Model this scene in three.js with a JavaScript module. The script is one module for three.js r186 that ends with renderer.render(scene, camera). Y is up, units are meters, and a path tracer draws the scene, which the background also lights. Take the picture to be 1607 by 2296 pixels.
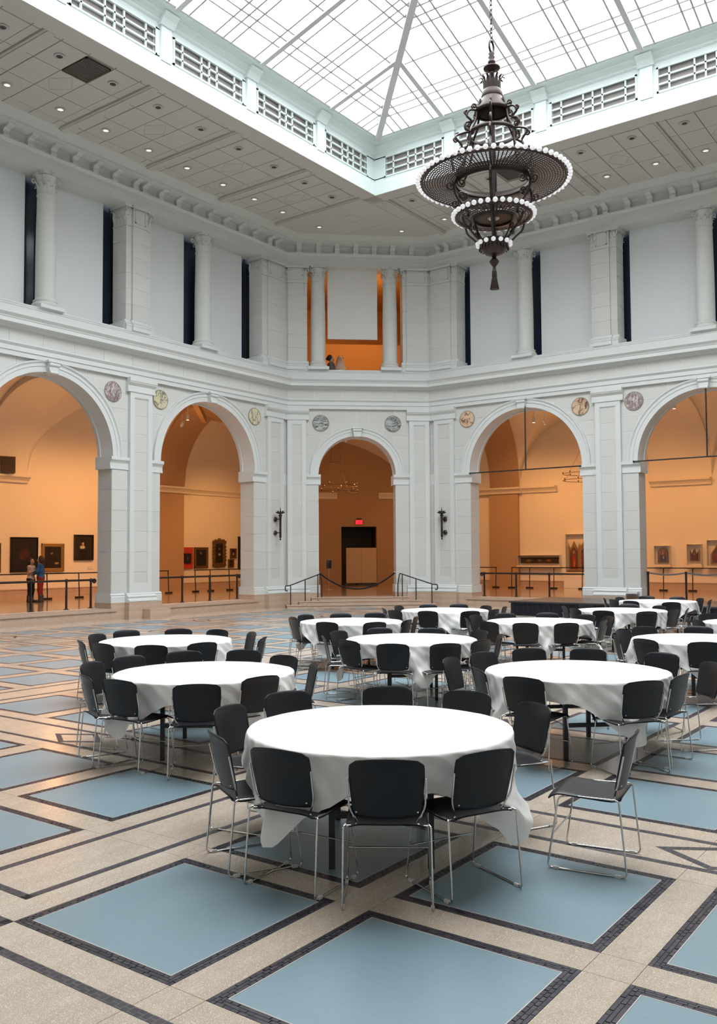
import * as THREE from 'three';
import { RoundedBoxGeometry } from 'three/addons/geometries/RoundedBoxGeometry.js';
import { mergeGeometries, mergeVertices, toCreasedNormals } from 'three/addons/utils/BufferGeometryUtils.js';
import { RectAreaLightUniformsLib } from 'three/addons/lights/RectAreaLightUniformsLib.js';

// ---------------------------------------------------------------- camera, sky, large lights, exposure
const V3 = THREE.Vector3, PI = Math.PI;
const scene = new THREE.Scene();
const camera = new THREE.PerspectiveCamera(2 * Math.atan(1148 / 2004.04) * 180 / PI, 1607 / 2296, 0.05, 200);
{
  const pitch = 0.0474337, yaw = -0.6334722, roll = -0.0057636;
  const fw = new V3(Math.cos(pitch) * Math.cos(yaw), Math.sin(pitch), Math.cos(pitch) * Math.sin(yaw));
  const rt = new V3().crossVectors(fw, new V3(0, 1, 0)).normalize(), up = new V3().crossVectors(rt, fw);
  const r2 = rt.clone().multiplyScalar(Math.cos(roll)).addScaledVector(up, Math.sin(roll));
  const u2 = up.clone().multiplyScalar(Math.cos(roll)).addScaledVector(rt, -Math.sin(roll));
  camera.position.set(0, 1.9, 0);
  camera.quaternion.setFromRotationMatrix(new THREE.Matrix4().makeBasis(r2, u2, fw.clone().negate()));
}
scene.add(camera);
RectAreaLightUniformsLib.init();
const renderer = new THREE.WebGLRenderer({ antialias: true });
renderer.toneMapping = THREE.LinearToneMapping;
renderer.toneMappingExposure = 1.0;
renderer.shadowMap.enabled = true;
scene.background = new THREE.Color().setRGB(0.93, 0.97, 1.0);
scene.backgroundIntensity = 4.9;
{ // the overcast sky over the glass roof
  const sky = new THREE.RectAreaLight(new THREE.Color().setRGB(0.93, 0.97, 1.0), 4.7, 17.6, 17.6);
  sky.position.set(14.4, 18.4, -7.5); sky.lookAt(14.4, 0, -7.5); scene.add(sky);
}

// ---------------------------------------------------------------- helpers
let seed = 20240611;
const rnd = () => { seed = (seed * 1664525 + 1013904223) >>> 0; return seed / 4294967296; };
const rr = (a, b) => a + (b - a) * rnd();
const used = new Map();
const numbered = (n) => { const k = used.get(n) || 0; used.set(n, k + 1); return k ? n + '_' + String(k).padStart(3, '0') : n; };
const lin = (r, g, b) => new THREE.Color().setRGB(r, g, b);
function mk(name, geo, mat, parent = scene) {
  const g = Array.isArray(geo) ? merge(geo) : geo;
  const m = new THREE.Mesh(g, mat); m.castShadow = m.receiveShadow = true;
  m.name = parent === scene ? numbered(name) : name; parent.add(m); return m;
}
function merge(list) {
  const norm = list.map((g) => { let h = g.index ? g.toNonIndexed() : g.clone(); for (const k of Object.keys(h.attributes)) if (!['position', 'normal', 'uv'].includes(k)) h.deleteAttribute(k); if (!h.attributes.uv) h.setAttribute('uv', new THREE.BufferAttribute(new Float32Array(h.attributes.position.count * 2), 2)); return h; });
  return mergeGeometries(norm);
}
const tag = (o, label, category, group) => { o.userData.label = label; o.userData.category = category; if (group) o.userData.group = group; return o; };
const struct = (o, label) => { o.userData.kind = 'structure'; if (label) o.userData.label = label; return o; };
function grp(name, parent = scene) { const g = new THREE.Group(); g.name = parent === scene ? numbered(name) : name; parent.add(g); return g; }
function thing(name, label, category, group, pos, turn = 0) { const g = grp(name); if (pos) g.position.set(...pos); g.rotation.y = turn; return tag(g, label, category, group); }
function copy(o, label, group) { const c = o.clone(); c.name = numbered(o.name.replace(/_\d\d\d$/, '')); c.userData = { ...o.userData }; if (label) c.userData.label = label; if (group) c.userData.group = group; scene.add(c); return c; }
// geometry
const box = (x0, x1, y0, y1, z0, z1) => { const g = new THREE.BoxGeometry(x1 - x0, y1 - y0, z1 - z0); g.translate((x0 + x1) / 2, (y0 + y1) / 2, (z0 + z1) / 2); boxUV(g); return g; };
function boxUV(g) { const p = g.attributes.position, n = g.attributes.normal, u = new Float32Array(p.count * 2); for (let i = 0; i < p.count; i++) { const ax = Math.abs(n.getX(i)), ay = Math.abs(n.getY(i)), az = Math.abs(n.getZ(i)); if (ay >= ax && ay >= az) { u[2 * i] = p.getX(i); u[2 * i + 1] = p.getZ(i); } else if (ax > az) { u[2 * i] = p.getZ(i); u[2 * i + 1] = p.getY(i); } else { u[2 * i] = p.getX(i); u[2 * i + 1] = p.getY(i); } } g.setAttribute('uv', new THREE.BufferAttribute(u, 2)); return g; }
const rbox = (x0, x1, y0, y1, z0, z1, r = 0.01) => { const g = new RoundedBoxGeometry(x1 - x0, y1 - y0, z1 - z0, 2, r); g.translate((x0 + x1) / 2, (y0 + y1) / 2, (z0 + z1) / 2); return g; };
// profile [[w, v], ...] (closed) swept along u
function sweep(profile, u0, u1) {
  const s = new THREE.Shape(profile.map(([w, v]) => new THREE.Vector2(-w, v)));
  const g = new THREE.ExtrudeGeometry(s, { depth: u1 - u0, bevelEnabled: false }); g.rotateY(PI / 2); g.translate(u0, 0, 0); return g;
}
const poly = (pts, w0, w1) => { const g = new THREE.ExtrudeGeometry(new THREE.Shape(pts.map(([x, y]) => new THREE.Vector2(x, y))), { depth: w1 - w0, bevelEnabled: false }); g.translate(0, 0, w0); return g; };
const lathe = (pts, n = 24) => new THREE.LatheGeometry(pts.map(([r, y]) => new THREE.Vector2(Math.max(r, 0.0001), y)), n);
const cyl = (r0, r1, h, n = 12) => new THREE.CylinderGeometry(r1, r0, h, n).translate(0, h / 2, 0);
function tube(pts, r, n = 8, seg = 0, closed = false) { const c = new THREE.CatmullRomCurve3(pts.map((p) => new V3(...p)), closed, 'centripetal'); return new THREE.TubeGeometry(c, seg || pts.length * 6, r, n, closed); }
// polyline tube with rounded corners
function rod(pts, r, n = 8, bend = 0.04) {
  const P = pts.map((p) => new V3(...p)), path = new THREE.CurvePath();
  let prev = P[0];
  for (let i = 1; i < P.length; i++) {
    if (i < P.length - 1) {
      const a = P[i].clone().sub(prev), b = P[i + 1].clone().sub(P[i]); const d = Math.min(bend, a.length() * 0.48, b.length() * 0.48);
      const s = P[i].clone().addScaledVector(a.normalize(), -d), e = P[i].clone().addScaledVector(b.normalize(), d);
      path.add(new THREE.LineCurve3(prev, s)); path.add(new THREE.QuadraticBezierCurve3(s, P[i], e)); prev = e;
    } else path.add(new THREE.LineCurve3(prev, P[i]));
  }
  // sample straight parts with few rings
  const pp = []; for (const c of path.curves) { const k = c.isLineCurve3 ? 1 : 4; for (let j = 0; j < k; j++) pp.push(c.getPoint(j / k)); } pp.push(P[P.length - 1].clone());
  return ringTube(pp, r, n);
}
function ringTube(pp, r, n = 8) { // pp: Vector3[], r number or function(t)
  const pos = [], idx = []; const N = pp.length; let nrm = null;
  for (let i = 0; i < N; i++) {
    const t = pp[Math.min(i + 1, N - 1)].clone().sub(pp[Math.max(i - 1, 0)]).normalize();
    if (!nrm) { nrm = Math.abs(t.y) < 0.9 ? new V3(0, 1, 0) : new V3(1, 0, 0); }
    nrm = nrm.clone().addScaledVector(t, -nrm.dot(t)).normalize(); const bi = new V3().crossVectors(t, nrm);
    const rad = typeof r === 'function' ? r(i / (N - 1)) : r;
    for (let j = 0; j < n; j++) { const a = j / n * 2 * PI; const q = pp[i].clone().addScaledVector(nrm, Math.cos(a) * rad).addScaledVector(bi, Math.sin(a) * rad); pos.push(q.x, q.y, q.z); }
  }
  for (let i = 0; i < N - 1; i++) for (let j = 0; j < n; j++) { const a = i * n + j, b = i * n + (j + 1) % n, c = a + n, d = b + n; idx.push(a, b, c, b, d, c); }
  const c0 = pos.length / 3; pos.push(pp[0].x, pp[0].y, pp[0].z, pp[N - 1].x, pp[N - 1].y, pp[N - 1].z);
  for (let j = 0; j < n; j++) { idx.push(c0, (j + 1) % n, j); idx.push(c0 + 1, (N - 1) * n + j, (N - 1) * n + (j + 1) % n); }
  const g = new THREE.BufferGeometry(); g.setAttribute('position', new THREE.Float32BufferAttribute(pos, 3)); g.setIndex(idx); g.computeVertexNormals(); return g;
}
function grid(nu, nv, f, closeU = false) { // f(i/nu, j/nv) -> [x,y,z]
  const pos = [], uv = [], idx = [];
  for (let j = 0; j <= nv; j++) for (let i = 0; i <= nu; i++) { const p = f(i / nu, j / nv); pos.push(...p); uv.push(i / nu, j / nv); }
  const w = nu + 1; for (let j = 0; j < nv; j++) for (let i = 0; i < nu; i++) { const a = j * w + i; idx.push(a, a + 1, a + w, a + 1, a + w + 1, a + w); }
  const g = new THREE.BufferGeometry(); g.setAttribute('position', new THREE.Float32BufferAttribute(pos, 3)); g.setAttribute('uv', new THREE.Float32BufferAttribute(uv, 2)); g.setIndex(idx); g.computeVertexNormals(); return g;
}
// naive surface nets on a signed distance function
function blob(f, lo, hi, cell) {
  const n = [0, 1, 2].map((k) => Math.ceil((hi[k] - lo[k]) / cell) + 1), [nx, ny, nz] = n;
  const val = new Float32Array(nx * ny * nz), id = (i, j, k) => i + nx * (j + ny * k);
  for (let k = 0; k < nz; k++) for (let j = 0; j < ny; j++) for (let i = 0; i < nx; i++) val[id(i, j, k)] = f(lo[0] + i * cell, lo[1] + j * cell, lo[2] + k * cell);
  const vid = new Int32Array(nx * ny * nz).fill(-1), pos = [], idx = [];
  for (let k = 0; k < nz - 1; k++) for (let j = 0; j < ny - 1; j++) for (let i = 0; i < nx - 1; i++) {
    let cx = 0, cy = 0, cz = 0, c = 0;
    for (let e = 0; e < 12; e++) {
      const ax = e >> 2, b = e & 3; const o = [0, 0, 0]; o[(ax + 1) % 3] = b & 1; o[(ax + 2) % 3] = b >> 1;
      const p = [...o]; p[ax] = 1; const v0 = val[id(i + o[0], j + o[1], k + o[2])], v1 = val[id(i + p[0], j + p[1], k + p[2])];
      if ((v0 < 0) !== (v1 < 0)) { const t = v0 / (v0 - v1); const q = [...o]; q[ax] = t; cx += q[0]; cy += q[1]; cz += q[2]; c++; }
    }
    if (c) { vid[id(i, j, k)] = pos.length / 3; pos.push(lo[0] + (i + cx / c) * cell, lo[1] + (j + cy / c) * cell, lo[2] + (k + cz / c) * cell); }
  }
  for (let k = 1; k < nz - 1; k++) for (let j = 1; j < ny - 1; j++) for (let i = 1; i < nx - 1; i++) {
    const s = val[id(i, j, k)] < 0;
    for (let ax = 0; ax < 3; ax++) {
      const d = [0, 0, 0]; d[ax] = 1; if ((val[id(i + d[0], j + d[1], k + d[2])] < 0) === s) continue;
      const u = [0, 0, 0], w = [0, 0, 0]; u[(ax + 1) % 3] = 1; w[(ax + 2) % 3] = 1;
      const a = vid[id(i, j, k)], b = vid[id(i - u[0], j - u[1], k - u[2])], c = vid[id(i - u[0] - w[0], j - u[1] - w[1], k - u[2] - w[2])], e = vid[id(i - w[0], j - w[1], k - w[2])];
      if (a < 0 || b < 0 || c < 0 || e < 0) continue;
      if (s) idx.push(a, b, c, a, c, e); else idx.push(a, c, b, a, e, c);
    }
  }
  const g = new THREE.BufferGeometry(); g.setAttribute('position', new THREE.Float32BufferAttribute(pos, 3)); g.setIndex(idx); g.computeVertexNormals(); return g;
}
const smin = (a, b, k) => { const h = Math.max(k - Math.abs(a - b), 0) / k; return Math.min(a, b) - h * h * k * 0.25; };
function cap(px, py, pz, a, b, ra, rb) { const dx = b[0] - a[0], dy = b[1] - a[1], dz = b[2] - a[2], l = dx * dx + dy * dy + dz * dz; let t = l ? ((px - a[0]) * dx + (py - a[1]) * dy + (pz - a[2]) * dz) / l : 0; t = Math.min(1, Math.max(0, t)); return Math.hypot(px - a[0] - dx * t, py - a[1] - dy * t, pz - a[2] - dz * t) - (ra + (rb - ra) * t); }
const bonesSDF = (bones, k) => (x, y, z) => { let d = 9; for (const [a, b, ra, rb] of bones) d = smin(d, cap(x, y, z, a, b, ra, rb), k); return d; };

// ---------------------------------------------------------------- textures and materials
function hash(x, y) { let h = (x * 374761393 + y * 668265263) | 0; h = (h ^ (h >>> 13)) * 1274126177 | 0; return ((h ^ (h >>> 16)) >>> 0) / 4294967296; }
function vnoise(x, y, per) { const xi = Math.floor(x), yi = Math.floor(y), fx = x - xi, fy = y - yi, s = (t) => t * t * (3 - 2 * t), m = (v) => ((v % per) + per) % per; const a = hash(m(xi), m(yi)), b = hash(m(xi + 1), m(yi)), c = hash(m(xi), m(yi + 1)), d = hash(m(xi + 1), m(yi + 1)); return a + (b - a) * s(fx) + (c - a) * s(fy) + (a - b - c + d) * s(fx) * s(fy); }
const fbm = (x, y, per, o = 4) => { let v = 0, a = 0.5, p = per; for (let i = 0; i < o; i++) { v += a * vnoise(x, y, p); x *= 2; y *= 2; p *= 2; a *= 0.5; } return v / (1 - Math.pow(0.5, o)); };
function tex(n, f, srgb = true, rep = 1) {
  const d = new Uint8Array(n * n * 4);
  for (let j = 0; j < n; j++) for (let i = 0; i < n; i++) { const c = f(i / n, j / n, i, j), k = 4 * (j * n + i); for (let q = 0; q < 3; q++) d[k + q] = Math.max(0, Math.min(255, c[q] * 255)); d[k + 3] = 255; }
  const t = new THREE.DataTexture(d, n, n); t.wrapS = t.wrapT = THREE.RepeatWrapping; t.magFilter = THREE.LinearFilter; t.minFilter = THREE.LinearMipmapLinearFilter; t.generateMipmaps = true; if (srgb) t.colorSpace = THREE.SRGBColorSpace; t.repeat.set(rep, rep); t.needsUpdate = true; return t;
}
const mix3 = (a, b, t) => [a[0] + (b[0] - a[0]) * t, a[1] + (b[1] - a[1]) * t, a[2] + (b[2] - a[2]) * t];
const std = (o) => new THREE.MeshStandardMaterial(o), phy = (o) => new THREE.MeshPhysicalMaterial(o);
const terrazzoT = tex(512, (u, v, i, j) => { const g = vnoise(u * 128, v * 128, 128), h = vnoise(u * 200 + 7, v * 200 + 3, 200), m = fbm(u * 4, v * 4, 4); let c = mix3([0.80, 0.735, 0.66], [0.73, 0.66, 0.59], m); if (g > 0.72) c = mix3(c, [0.93, 0.905, 0.87], 0.75); if (h < 0.2) c = mix3(c, [0.62, 0.52, 0.45], 0.5); return c; }, true, 2.7);
const glassT = tex(256, (u, v) => { const m = fbm(u * 64, v * 64, 64, 2), l = fbm(u * 3, v * 3, 3); return mix3([0.47, 0.57, 0.615], [0.525, 0.62, 0.66], 0.5 * m + 0.5 * l); }, true, 1);
const M = {
  white: std({ color: lin(0.62, 0.63, 0.60), roughness: 0.75 }),
  block: [0.60, 0.61, 0.62].map((v) => std({ color: lin(v, v * 1.0, v * 0.955), roughness: 0.85 })),
  mortar: std({ color: lin(0.72, 0.72, 0.70), roughness: 0.9 }),
  trimw: std({ color: lin(0.66, 0.68, 0.665), roughness: 0.7 }),
  well: std({ color: lin(0.66, 0.74, 0.72), roughness: 0.6 }),
  grille: std({ color: lin(0.27, 0.25, 0.235), roughness: 0.8 }),
  ceil: std({ color: lin(0.56, 0.53, 0.49), roughness: 0.9 }),
  ceilgap: std({ color: lin(0.30, 0.29, 0.27), roughness: 0.95 }),
  blind: std({ color: lin(0.68, 0.70, 0.70), roughness: 0.85 }),
  banner: std({ color: lin(0.7, 0.68, 0.65), roughness: 0.9 }),
  darkglass: phy({ color: lin(0.022, 0.032, 0.055), roughness: 0.12 }),
  travertine: std({ map: tex(256, (u, v) => { const m = fbm(u * 6, v * 10, 2, 4), n = vnoise(u * 90, v * 20, 10); return mix3(mix3([0.80, 0.71, 0.64], [0.70, 0.60, 0.52], m), [0.62, 0.52, 0.45], n > 0.8 ? 0.35 : 0); }), roughness: 0.35 }),
  terrazzo: phy({ map: terrazzoT, roughness: 0.22, clearcoat: 0.25, clearcoatRoughness: 0.15 }),
  joint: std({ color: lin(0.16, 0.13, 0.11), roughness: 0.9 }),
  floorglass: phy({ map: glassT, roughness: 0.38, ior: 1.5, clearcoat: 0.3, clearcoatRoughness: 0.3 }),
  edge: std({ color: lin(0.55, 0.52, 0.48), roughness: 0.4 }),
  tile: [[0.022, 0.021, 0.032], [0.036, 0.032, 0.044], [0.055, 0.045, 0.055]].map((c) => std({ color: lin(...c), roughness: 0.35 })),
  grout: std({ color: lin(0.16, 0.15, 0.15), roughness: 0.9 }),
  mosaic: std({ map: tex(128, (u, v) => { const r = Math.floor(v * 9), x = u * 8 + (r % 2) * 0.5, fx = x % 1, fy = (v * 9) % 1; return (fx < 0.08 || fy < 0.12) ? [0.36, 0.34, 0.34] : mix3([0.14, 0.13, 0.17], [0.25, 0.21, 0.24], hash(Math.floor(x) % 8, r)); }, true, 2.8), roughness: 0.4 }),
  cloth: phy({ color: lin(0.90, 0.875, 0.86), roughness: 0.8, side: THREE.DoubleSide, transmission: 0.12, thickness: 0 }),
  plastic: phy({ color: lin(0.007, 0.0075, 0.011), roughness: 0.4, specularIntensity: 0.75 }),
  chrome: std({ color: lin(0.62, 0.61, 0.60), metalness: 1, roughness: 0.14 }),
  glide: phy({ color: lin(0.6, 0.58, 0.55), roughness: 0.3 }),
  blackmetal: std({ color: lin(0.018, 0.017, 0.018), roughness: 0.45 }),
  rail: phy({ color: lin(0.03, 0.022, 0.018), roughness: 0.35, metalness: 0.4 }),
  bronze: phy({ color: lin(0.045, 0.03, 0.026), metalness: 0.55, roughness: 0.36 }),
  tabletop: std({ color: lin(0.22, 0.15, 0.09), roughness: 0.6 }),
  bulb: phy({ color: lin(0.85, 0.85, 0.86), roughness: 0.12, emissive: lin(0.30, 0.30, 0.31), clearcoat: 0.6 }),
  galwall: std({ color: lin(0.78, 0.72, 0.62), roughness: 0.9 }),
  galpier: std({ color: lin(0.46, 0.31, 0.19), roughness: 0.9 }),
  galfloor: phy({ color: lin(0.42, 0.30, 0.20), roughness: 0.16, clearcoat: 0.5, clearcoatRoughness: 0.1 }),
  orange: std({ color: lin(0.66, 0.42, 0.20), roughness: 0.9 }),
  skirt: std({ color: lin(0.008, 0.009, 0.016), roughness: 0.95 }),
  deck: phy({ color: lin(0.10, 0.088, 0.078), roughness: 0.35 }),
  can: std({ color: lin(0.06, 0.055, 0.05), roughness: 0.5 }),
  canring: std({ color: lin(0.5, 0.48, 0.45), roughness: 0.4 }),
  reflector: std({ color: lin(0.75, 0.75, 0.73), metalness: 0.9, roughness: 0.3, emissive: lin(0.9, 0.86, 0.8) }),
  pane: phy({ color: lin(1, 1, 1), roughness: 0.02, transmission: 1, thickness: 0, ior: 1.45, side: THREE.DoubleSide }),
  bar: std({ color: lin(0.45, 0.43, 0.47), roughness: 0.6 }),
  rafter: std({ color: lin(0.62, 0.63, 0.62), roughness: 0.6 }),
};
// ---------------------------------------------------------------- room shell
const XR = 28.4, ZL = -21.5, C0 = [26.605, 0, -19.51], CHT = -0.83688; // wall planes; middle of the canted corner and its turn
function frameOf(g, which) { if (which === 'left') g.position.set(XR, 0, ZL); else if (which === 'right') { g.position.set(XR, 0, ZL); g.rotation.y = -PI / 2; } else { g.position.set(...C0); g.rotation.y = CHT; } return g; }
const SP = 4.85; // springing of the arches
// one storey of wall in its own frame: u along, y up, +z into the court
function arcade(g, { u0, u1, ops, pils, from }) {
  // solid core with arched openings
  const s = new THREE.Shape([[u0, -0.1], [u1, -0.1], [u1, 8.6], [u0, 8.6]].map((p) => new THREE.Vector2(...p)));
  for (const [a, b] of ops) { const h = new THREE.Path(), r = (b - a) / 2; h.moveTo(a, 0.345); h.lineTo(b, 0.345); h.lineTo(b, SP); h.absarc((a + b) / 2, SP, r, 0, PI, false); h.lineTo(a, 0.345); s.holes.push(h); }
  const core = new THREE.ExtrudeGeometry(s, { depth: 0.645, bevelEnabled: false, curveSegments: 40 }); core.translate(0, 0, -0.655); mk('wall_core', core, M.mortar, g);
  const J = 0.011; let nb = 0;
  const blk = (pts, w1 = 0, mat = M.block[nb % 3]) => { nb++; mk('stone_block', poly(pts, -0.012, w1), mat, g); };
  const rect = (a, b, y0, y1, w1) => blk([[a + J, y0 + J], [b - J, y0 + J], [b - J, y1 - J], [a + J, y1 - J]], w1);
  const edges = [...new Set([u0, u1, ...ops.flat(), ...pils.flat()])].filter((e) => e >= from[0] - 1e-6 && e <= from[1] + 1e-6).sort((a, b) => a - b);
  const isOp = (m) => ops.some(([a, b]) => m > a && m < b), isPil = (m) => pils.some(([a, b]) => m > a && m < b);
  const yC = []; for (let y = 0.78; y < 4.40; y += 0.617) yC.push(y); yC.push(4.48);
  for (let i = 0; i < edges.length - 1; i++) {
    const a = edges[i], b = edges[i + 1], m = (a + b) / 2; if (isOp(m) || isPil(m)) continue;
    for (let k = 0; k < yC.length - 1; k++) rect(a, b, yC[k], yC[k + 1]);
    // base and plinth of the pier face
    const opL = ops.some((o) => Math.abs(o[1] - a) < 1e-6), opR = ops.some((o) => Math.abs(o[0] - b) < 1e-6);
    const ea = opL ? 0.05 : 0, eb = opR ? 0.05 : 0;
    mk('pier_base', sweep([[-0.7, 0.51], [0.05, 0.51], [0.05, 0.68], [0.035, 0.72], [0.05, 0.735], [0.03, 0.76], [0, 0.785], [-0.7, 0.785]], a - ea, b + eb), M.trimw, g);
    mk('plinth', box(a - ea - 0.005, b + eb + 0.005, 0.0, 0.51, -0.7, 0.06), M.travertine, g);
    // impost
    if (opL || opR) mk('impost', sweep([[-0.68, 4.48], [0.025, 4.48], [0.025, 4.53], [0.01, 4.54], [0.01, 4.66], [0.03, 4.70], [0.075, 4.745], [0.085, 4.76], [0.085, 4.85], [-0.68, 4.85]], a - (opL ? 0.085 : 0), b + (opR ? 0.085 : 0)), M.trimw, g);
  }
  // spandrels
  const yS = [4.85, 5.335, 5.82, 6.305, 6.79, 7.28];
  const bays = []; { let prev = from[0]; const ps = pils.filter(([a, b]) => b > from[0] && a < from[1]).sort((x, y) => x[0] - y[0]); for (const p of ps) { if (p[0] > prev + 0.02) bays.push([prev, p[0]]); prev = p[1]; } if (prev < from[1] - 0.02) bays.push([prev, from[1]]); }
  for (const [a, b] of bays) {
    const op = ops.find((o) => o[0] >= a - 0.01 && o[1] <= b + 0.01);
    for (let k = 0; k < yS.length - 1; k++) {
      const ya = yS[k], yb = yS[k + 1];
      if (!op) { rect(a, b, ya, yb); continue; }
      const uc = (op[0] + op[1]) / 2, R = (op[1] - op[0]) / 2 + 0.30; const arc = (y) => Math.sqrt(Math.max(0, R * R - (y - SP) * (y - SP)));
      for (const sd of [-1, 1]) {
        const end = sd < 0 ? uc - a : b - uc; const cuts = [end]; let c = end - (k % 2 ? 0.95 : 0.55); while (c > 0.35) { cuts.push(c); c -= 0.95; } cuts.push(0);
        for (let q = 0; q < cuts.length - 1; q++) {
          const hi = cuts[q], lo = cuts[q + 1]; if (hi - arc(yb - J) < 0.06) continue;
          const P = [], Q = []; for (let j = 0; j <= 5; j++) { const y = ya + J + (yb - ya - 2 * J) * j / 5, x = Math.max(lo + J, arc(y) + 0.005); if (x > hi - J - 0.01) continue; P.push([uc + sd * x, y]); Q.push([uc + sd * (hi - J), y]); }
          if (P.length < 2) continue; const pts = [...P, ...Q.reverse()]; blk(sd > 0 ? pts.reverse() : pts);
        }
      }
    }
  }
  // archivolts and keystones
  for (const [a, b] of ops) {
    if (b < from[0] || a > from[1]) continue; const uc = (a + b) / 2, r = (b - a) / 2;
    const ring = (r0, r1, w) => { const sh = new THREE.Shape(); sh.absarc(uc, SP, r1, 0, PI, false); sh.absarc(uc, SP, r0, PI, 0, true); const e = new THREE.ExtrudeGeometry(sh, { depth: w + 0.01, bevelEnabled: false, curveSegments: 48 }); e.translate(0, 0, -0.01); return e; };
    mk('archivolt', [ring(r, r + 0.155, 0.035), ring(r + 0.155, r + 0.25, 0.055), ring(r + 0.25, r + 0.275, 0.075), ring(r + 0.275, r + 0.315, 0.095)], M.trimw, g);
    const soffit = ring(r - 0.03, r + 0.002, 0); soffit.scale(1, 1, 1); const sg = new THREE.ExtrudeGeometry((() => { const sh = new THREE.Shape(); sh.absarc(uc, SP, r + 0.01, 0, PI, false); sh.absarc(uc, SP, r - 0.03, PI, 0, true); return sh; })(), { depth: 0.12, bevelEnabled: false, curveSegments: 48 }); sg.translate(0, 0, -0.655); mk('arch_rib', sg, M.trimw, g);
    mk('keystone', [poly([[uc - 0.13, SP + r - 0.05], [uc + 0.13, SP + r - 0.05], [uc + 0.175, SP + r + 0.30], [uc - 0.175, SP + r + 0.30]], -0.1, 0.19), rbox(uc - 0.21, uc + 0.21, SP + r + 0.255, SP + r + 0.32, 0, 0.24, 0.012), new THREE.CylinderGeometry(0.05, 0.05, 0.33, 14).rotateZ(PI / 2).translate(uc, SP + r + 0.20, 0.195), new THREE.CylinderGeometry(0.035, 0.035, 0.26, 14).rotateZ(PI / 2).translate(uc, SP + r - 0.02, 0.185)], M.trimw, g);
    // jamb courses
    for (const [x, sgn] of [[a, 1], [b, -1]]) for (let k = 0; k < yC.length - 1; k++) mk('stone_block', box(x - (sgn > 0 ? 0.004 : 0.006), x + (sgn > 0 ? 0.006 : 0.004), yC[k] + J, yC[k + 1] - J, -0.65, -0.012), M.block[(nb++) % 3], g);
  }
  // pilasters with sunk panels
  for (const [a, b] of pils) {
    if (b < from[0] || a > from[1]) continue;
    const p = grp('pilaster', g), f = 0.155, W = 0.11;
    const ys = [1.02]; for (let y = 0.78 + 0.617; y < 6.7; y += 0.617 * (y < 4.3 ? 1 : 0.9)) if (y > 1.1) ys.push(y); ys.push(6.70);
    for (let k = 0; k < ys.length - 1; k++) mk('stone_block', box(a + f - 0.01, b - f + 0.01, ys[k] + (k ? J : 0), ys[k + 1] - J, -0.012, W - 0.035), M.block[k % 3], p);
    mk('panel_back', box(a + 0.01, b - 0.01, 0.8, 6.88, -0.02, W - 0.045), M.mortar, p);
    const fr = []; const lip = (x0, x1, y0, y1, dx, dy) => fr.push(box(x0, x1, y0, y1, -0.01, W));
    lip(a, a + f, 0.78, 6.88); lip(b - f, b, 0.78, 6.88); lip(a + f, b - f, 6.70, 6.88); lip(a + f, b - f, 0.78, 1.02);
    const i0 = a + f, i1 = b - f, bd = 0.022; fr.push(box(i0, i0 + bd, 1.02, 6.70, 0, W - 0.015), box(i1 - bd, i1, 1.02, 6.70, 0, W - 0.015), box(i0, i1, 6.70 - bd, 6.70, 0, W - 0.015), box(i0, i1, 1.02, 1.02 + 0.05, 0, W - 0.01));
    mk('shaft_frame', fr, M.trimw, p);
    mk('capital', [sweep([[0, 6.86], [W + 0.03, 6.86], [W + 0.03, 6.90], [W + 0.008, 6.91], [W + 0.008, 7.05], [W + 0.04, 7.08], [W + 0.09, 7.13], [W + 0.10, 7.16], [W + 0.115, 7.17], [W + 0.115, 7.29], [0, 7.29]], a - 0.10, b + 0.10)], M.trimw, p);
    const base = [[0, 0.51], [W + 0.13, 0.51], [W + 0.15, 0.545], [W + 0.13, 0.585], [W + 0.075, 0.60], [W + 0.065, 0.63], [W + 0.075, 0.645], [W + 0.09, 0.675], [W + 0.07, 0.705], [W + 0.03, 0.725], [W + 0.03, 0.75], [W, 0.785], [0, 0.785]];
    mk('base_moulding', sweep(base, a - 0.12, b + 0.12), M.trimw, p);
    mk('plinth', box(a - 0.14, b + 0.14, 0, 0.51, 0, W + 0.16), M.travertine, p);
  }
  // entablature
  const e0 = from[0], e1 = from[1];
  mk('architrave', sweep([[-0.2, 7.27], [0.11, 7.27], [0.11, 7.40], [0.14, 7.405], [0.14, 7.53], [0.155, 7.54], [0.185, 7.575], [0.20, 7.59], [0.20, 7.63], [-0.2, 7.63]], e0, e1), M.trimw, g);
  mk('frieze_back', sweep([[-0.2, 7.6], [0.10, 7.6], [0.10, 8.1], [-0.2, 8.1]], e0, e1), M.mortar, g);
  for (let a = e0, k = 0; a < e1 - 0.05; k++) { const b = Math.min(e1, a + 1.03); mk('frieze_block', box(a + J, b - J, 7.63, 8.05, 0, 0.112), M.block[k % 3], g); a = b; }
  mk('cornice', sweep([[-0.2, 7.99], [0.12, 7.99], [0.14, 8.02], [0.18, 8.05], [0.19, 8.07], [0.40, 8.08], [0.40, 8.19], [0.415, 8.195], [0.43, 8.23], [0.48, 8.28], [0.50, 8.30], [0.50, 8.335], [0.1, 8.39], [-0.2, 8.39]], e0, e1), M.trimw, g);
  mk('blocking_course', [sweep([[-0.9, 8.36], [0.10, 8.36], [0.10, 8.63], [0.115, 8.635], [0.12, 8.66], [0.10, 8.68], [0.115, 8.69], [0.115, 8.73], [-0.9, 8.73]], e0, e1)], M.trimw, g);
}
const wallL = struct(frameOf(grp('wall_left'), 'left')), wallR = struct(frameOf(grp('wall_right'), 'right')), wallC = struct(frameOf(grp('wall_corner'), 'corner')); wallC.position.y = -0.004;
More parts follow.
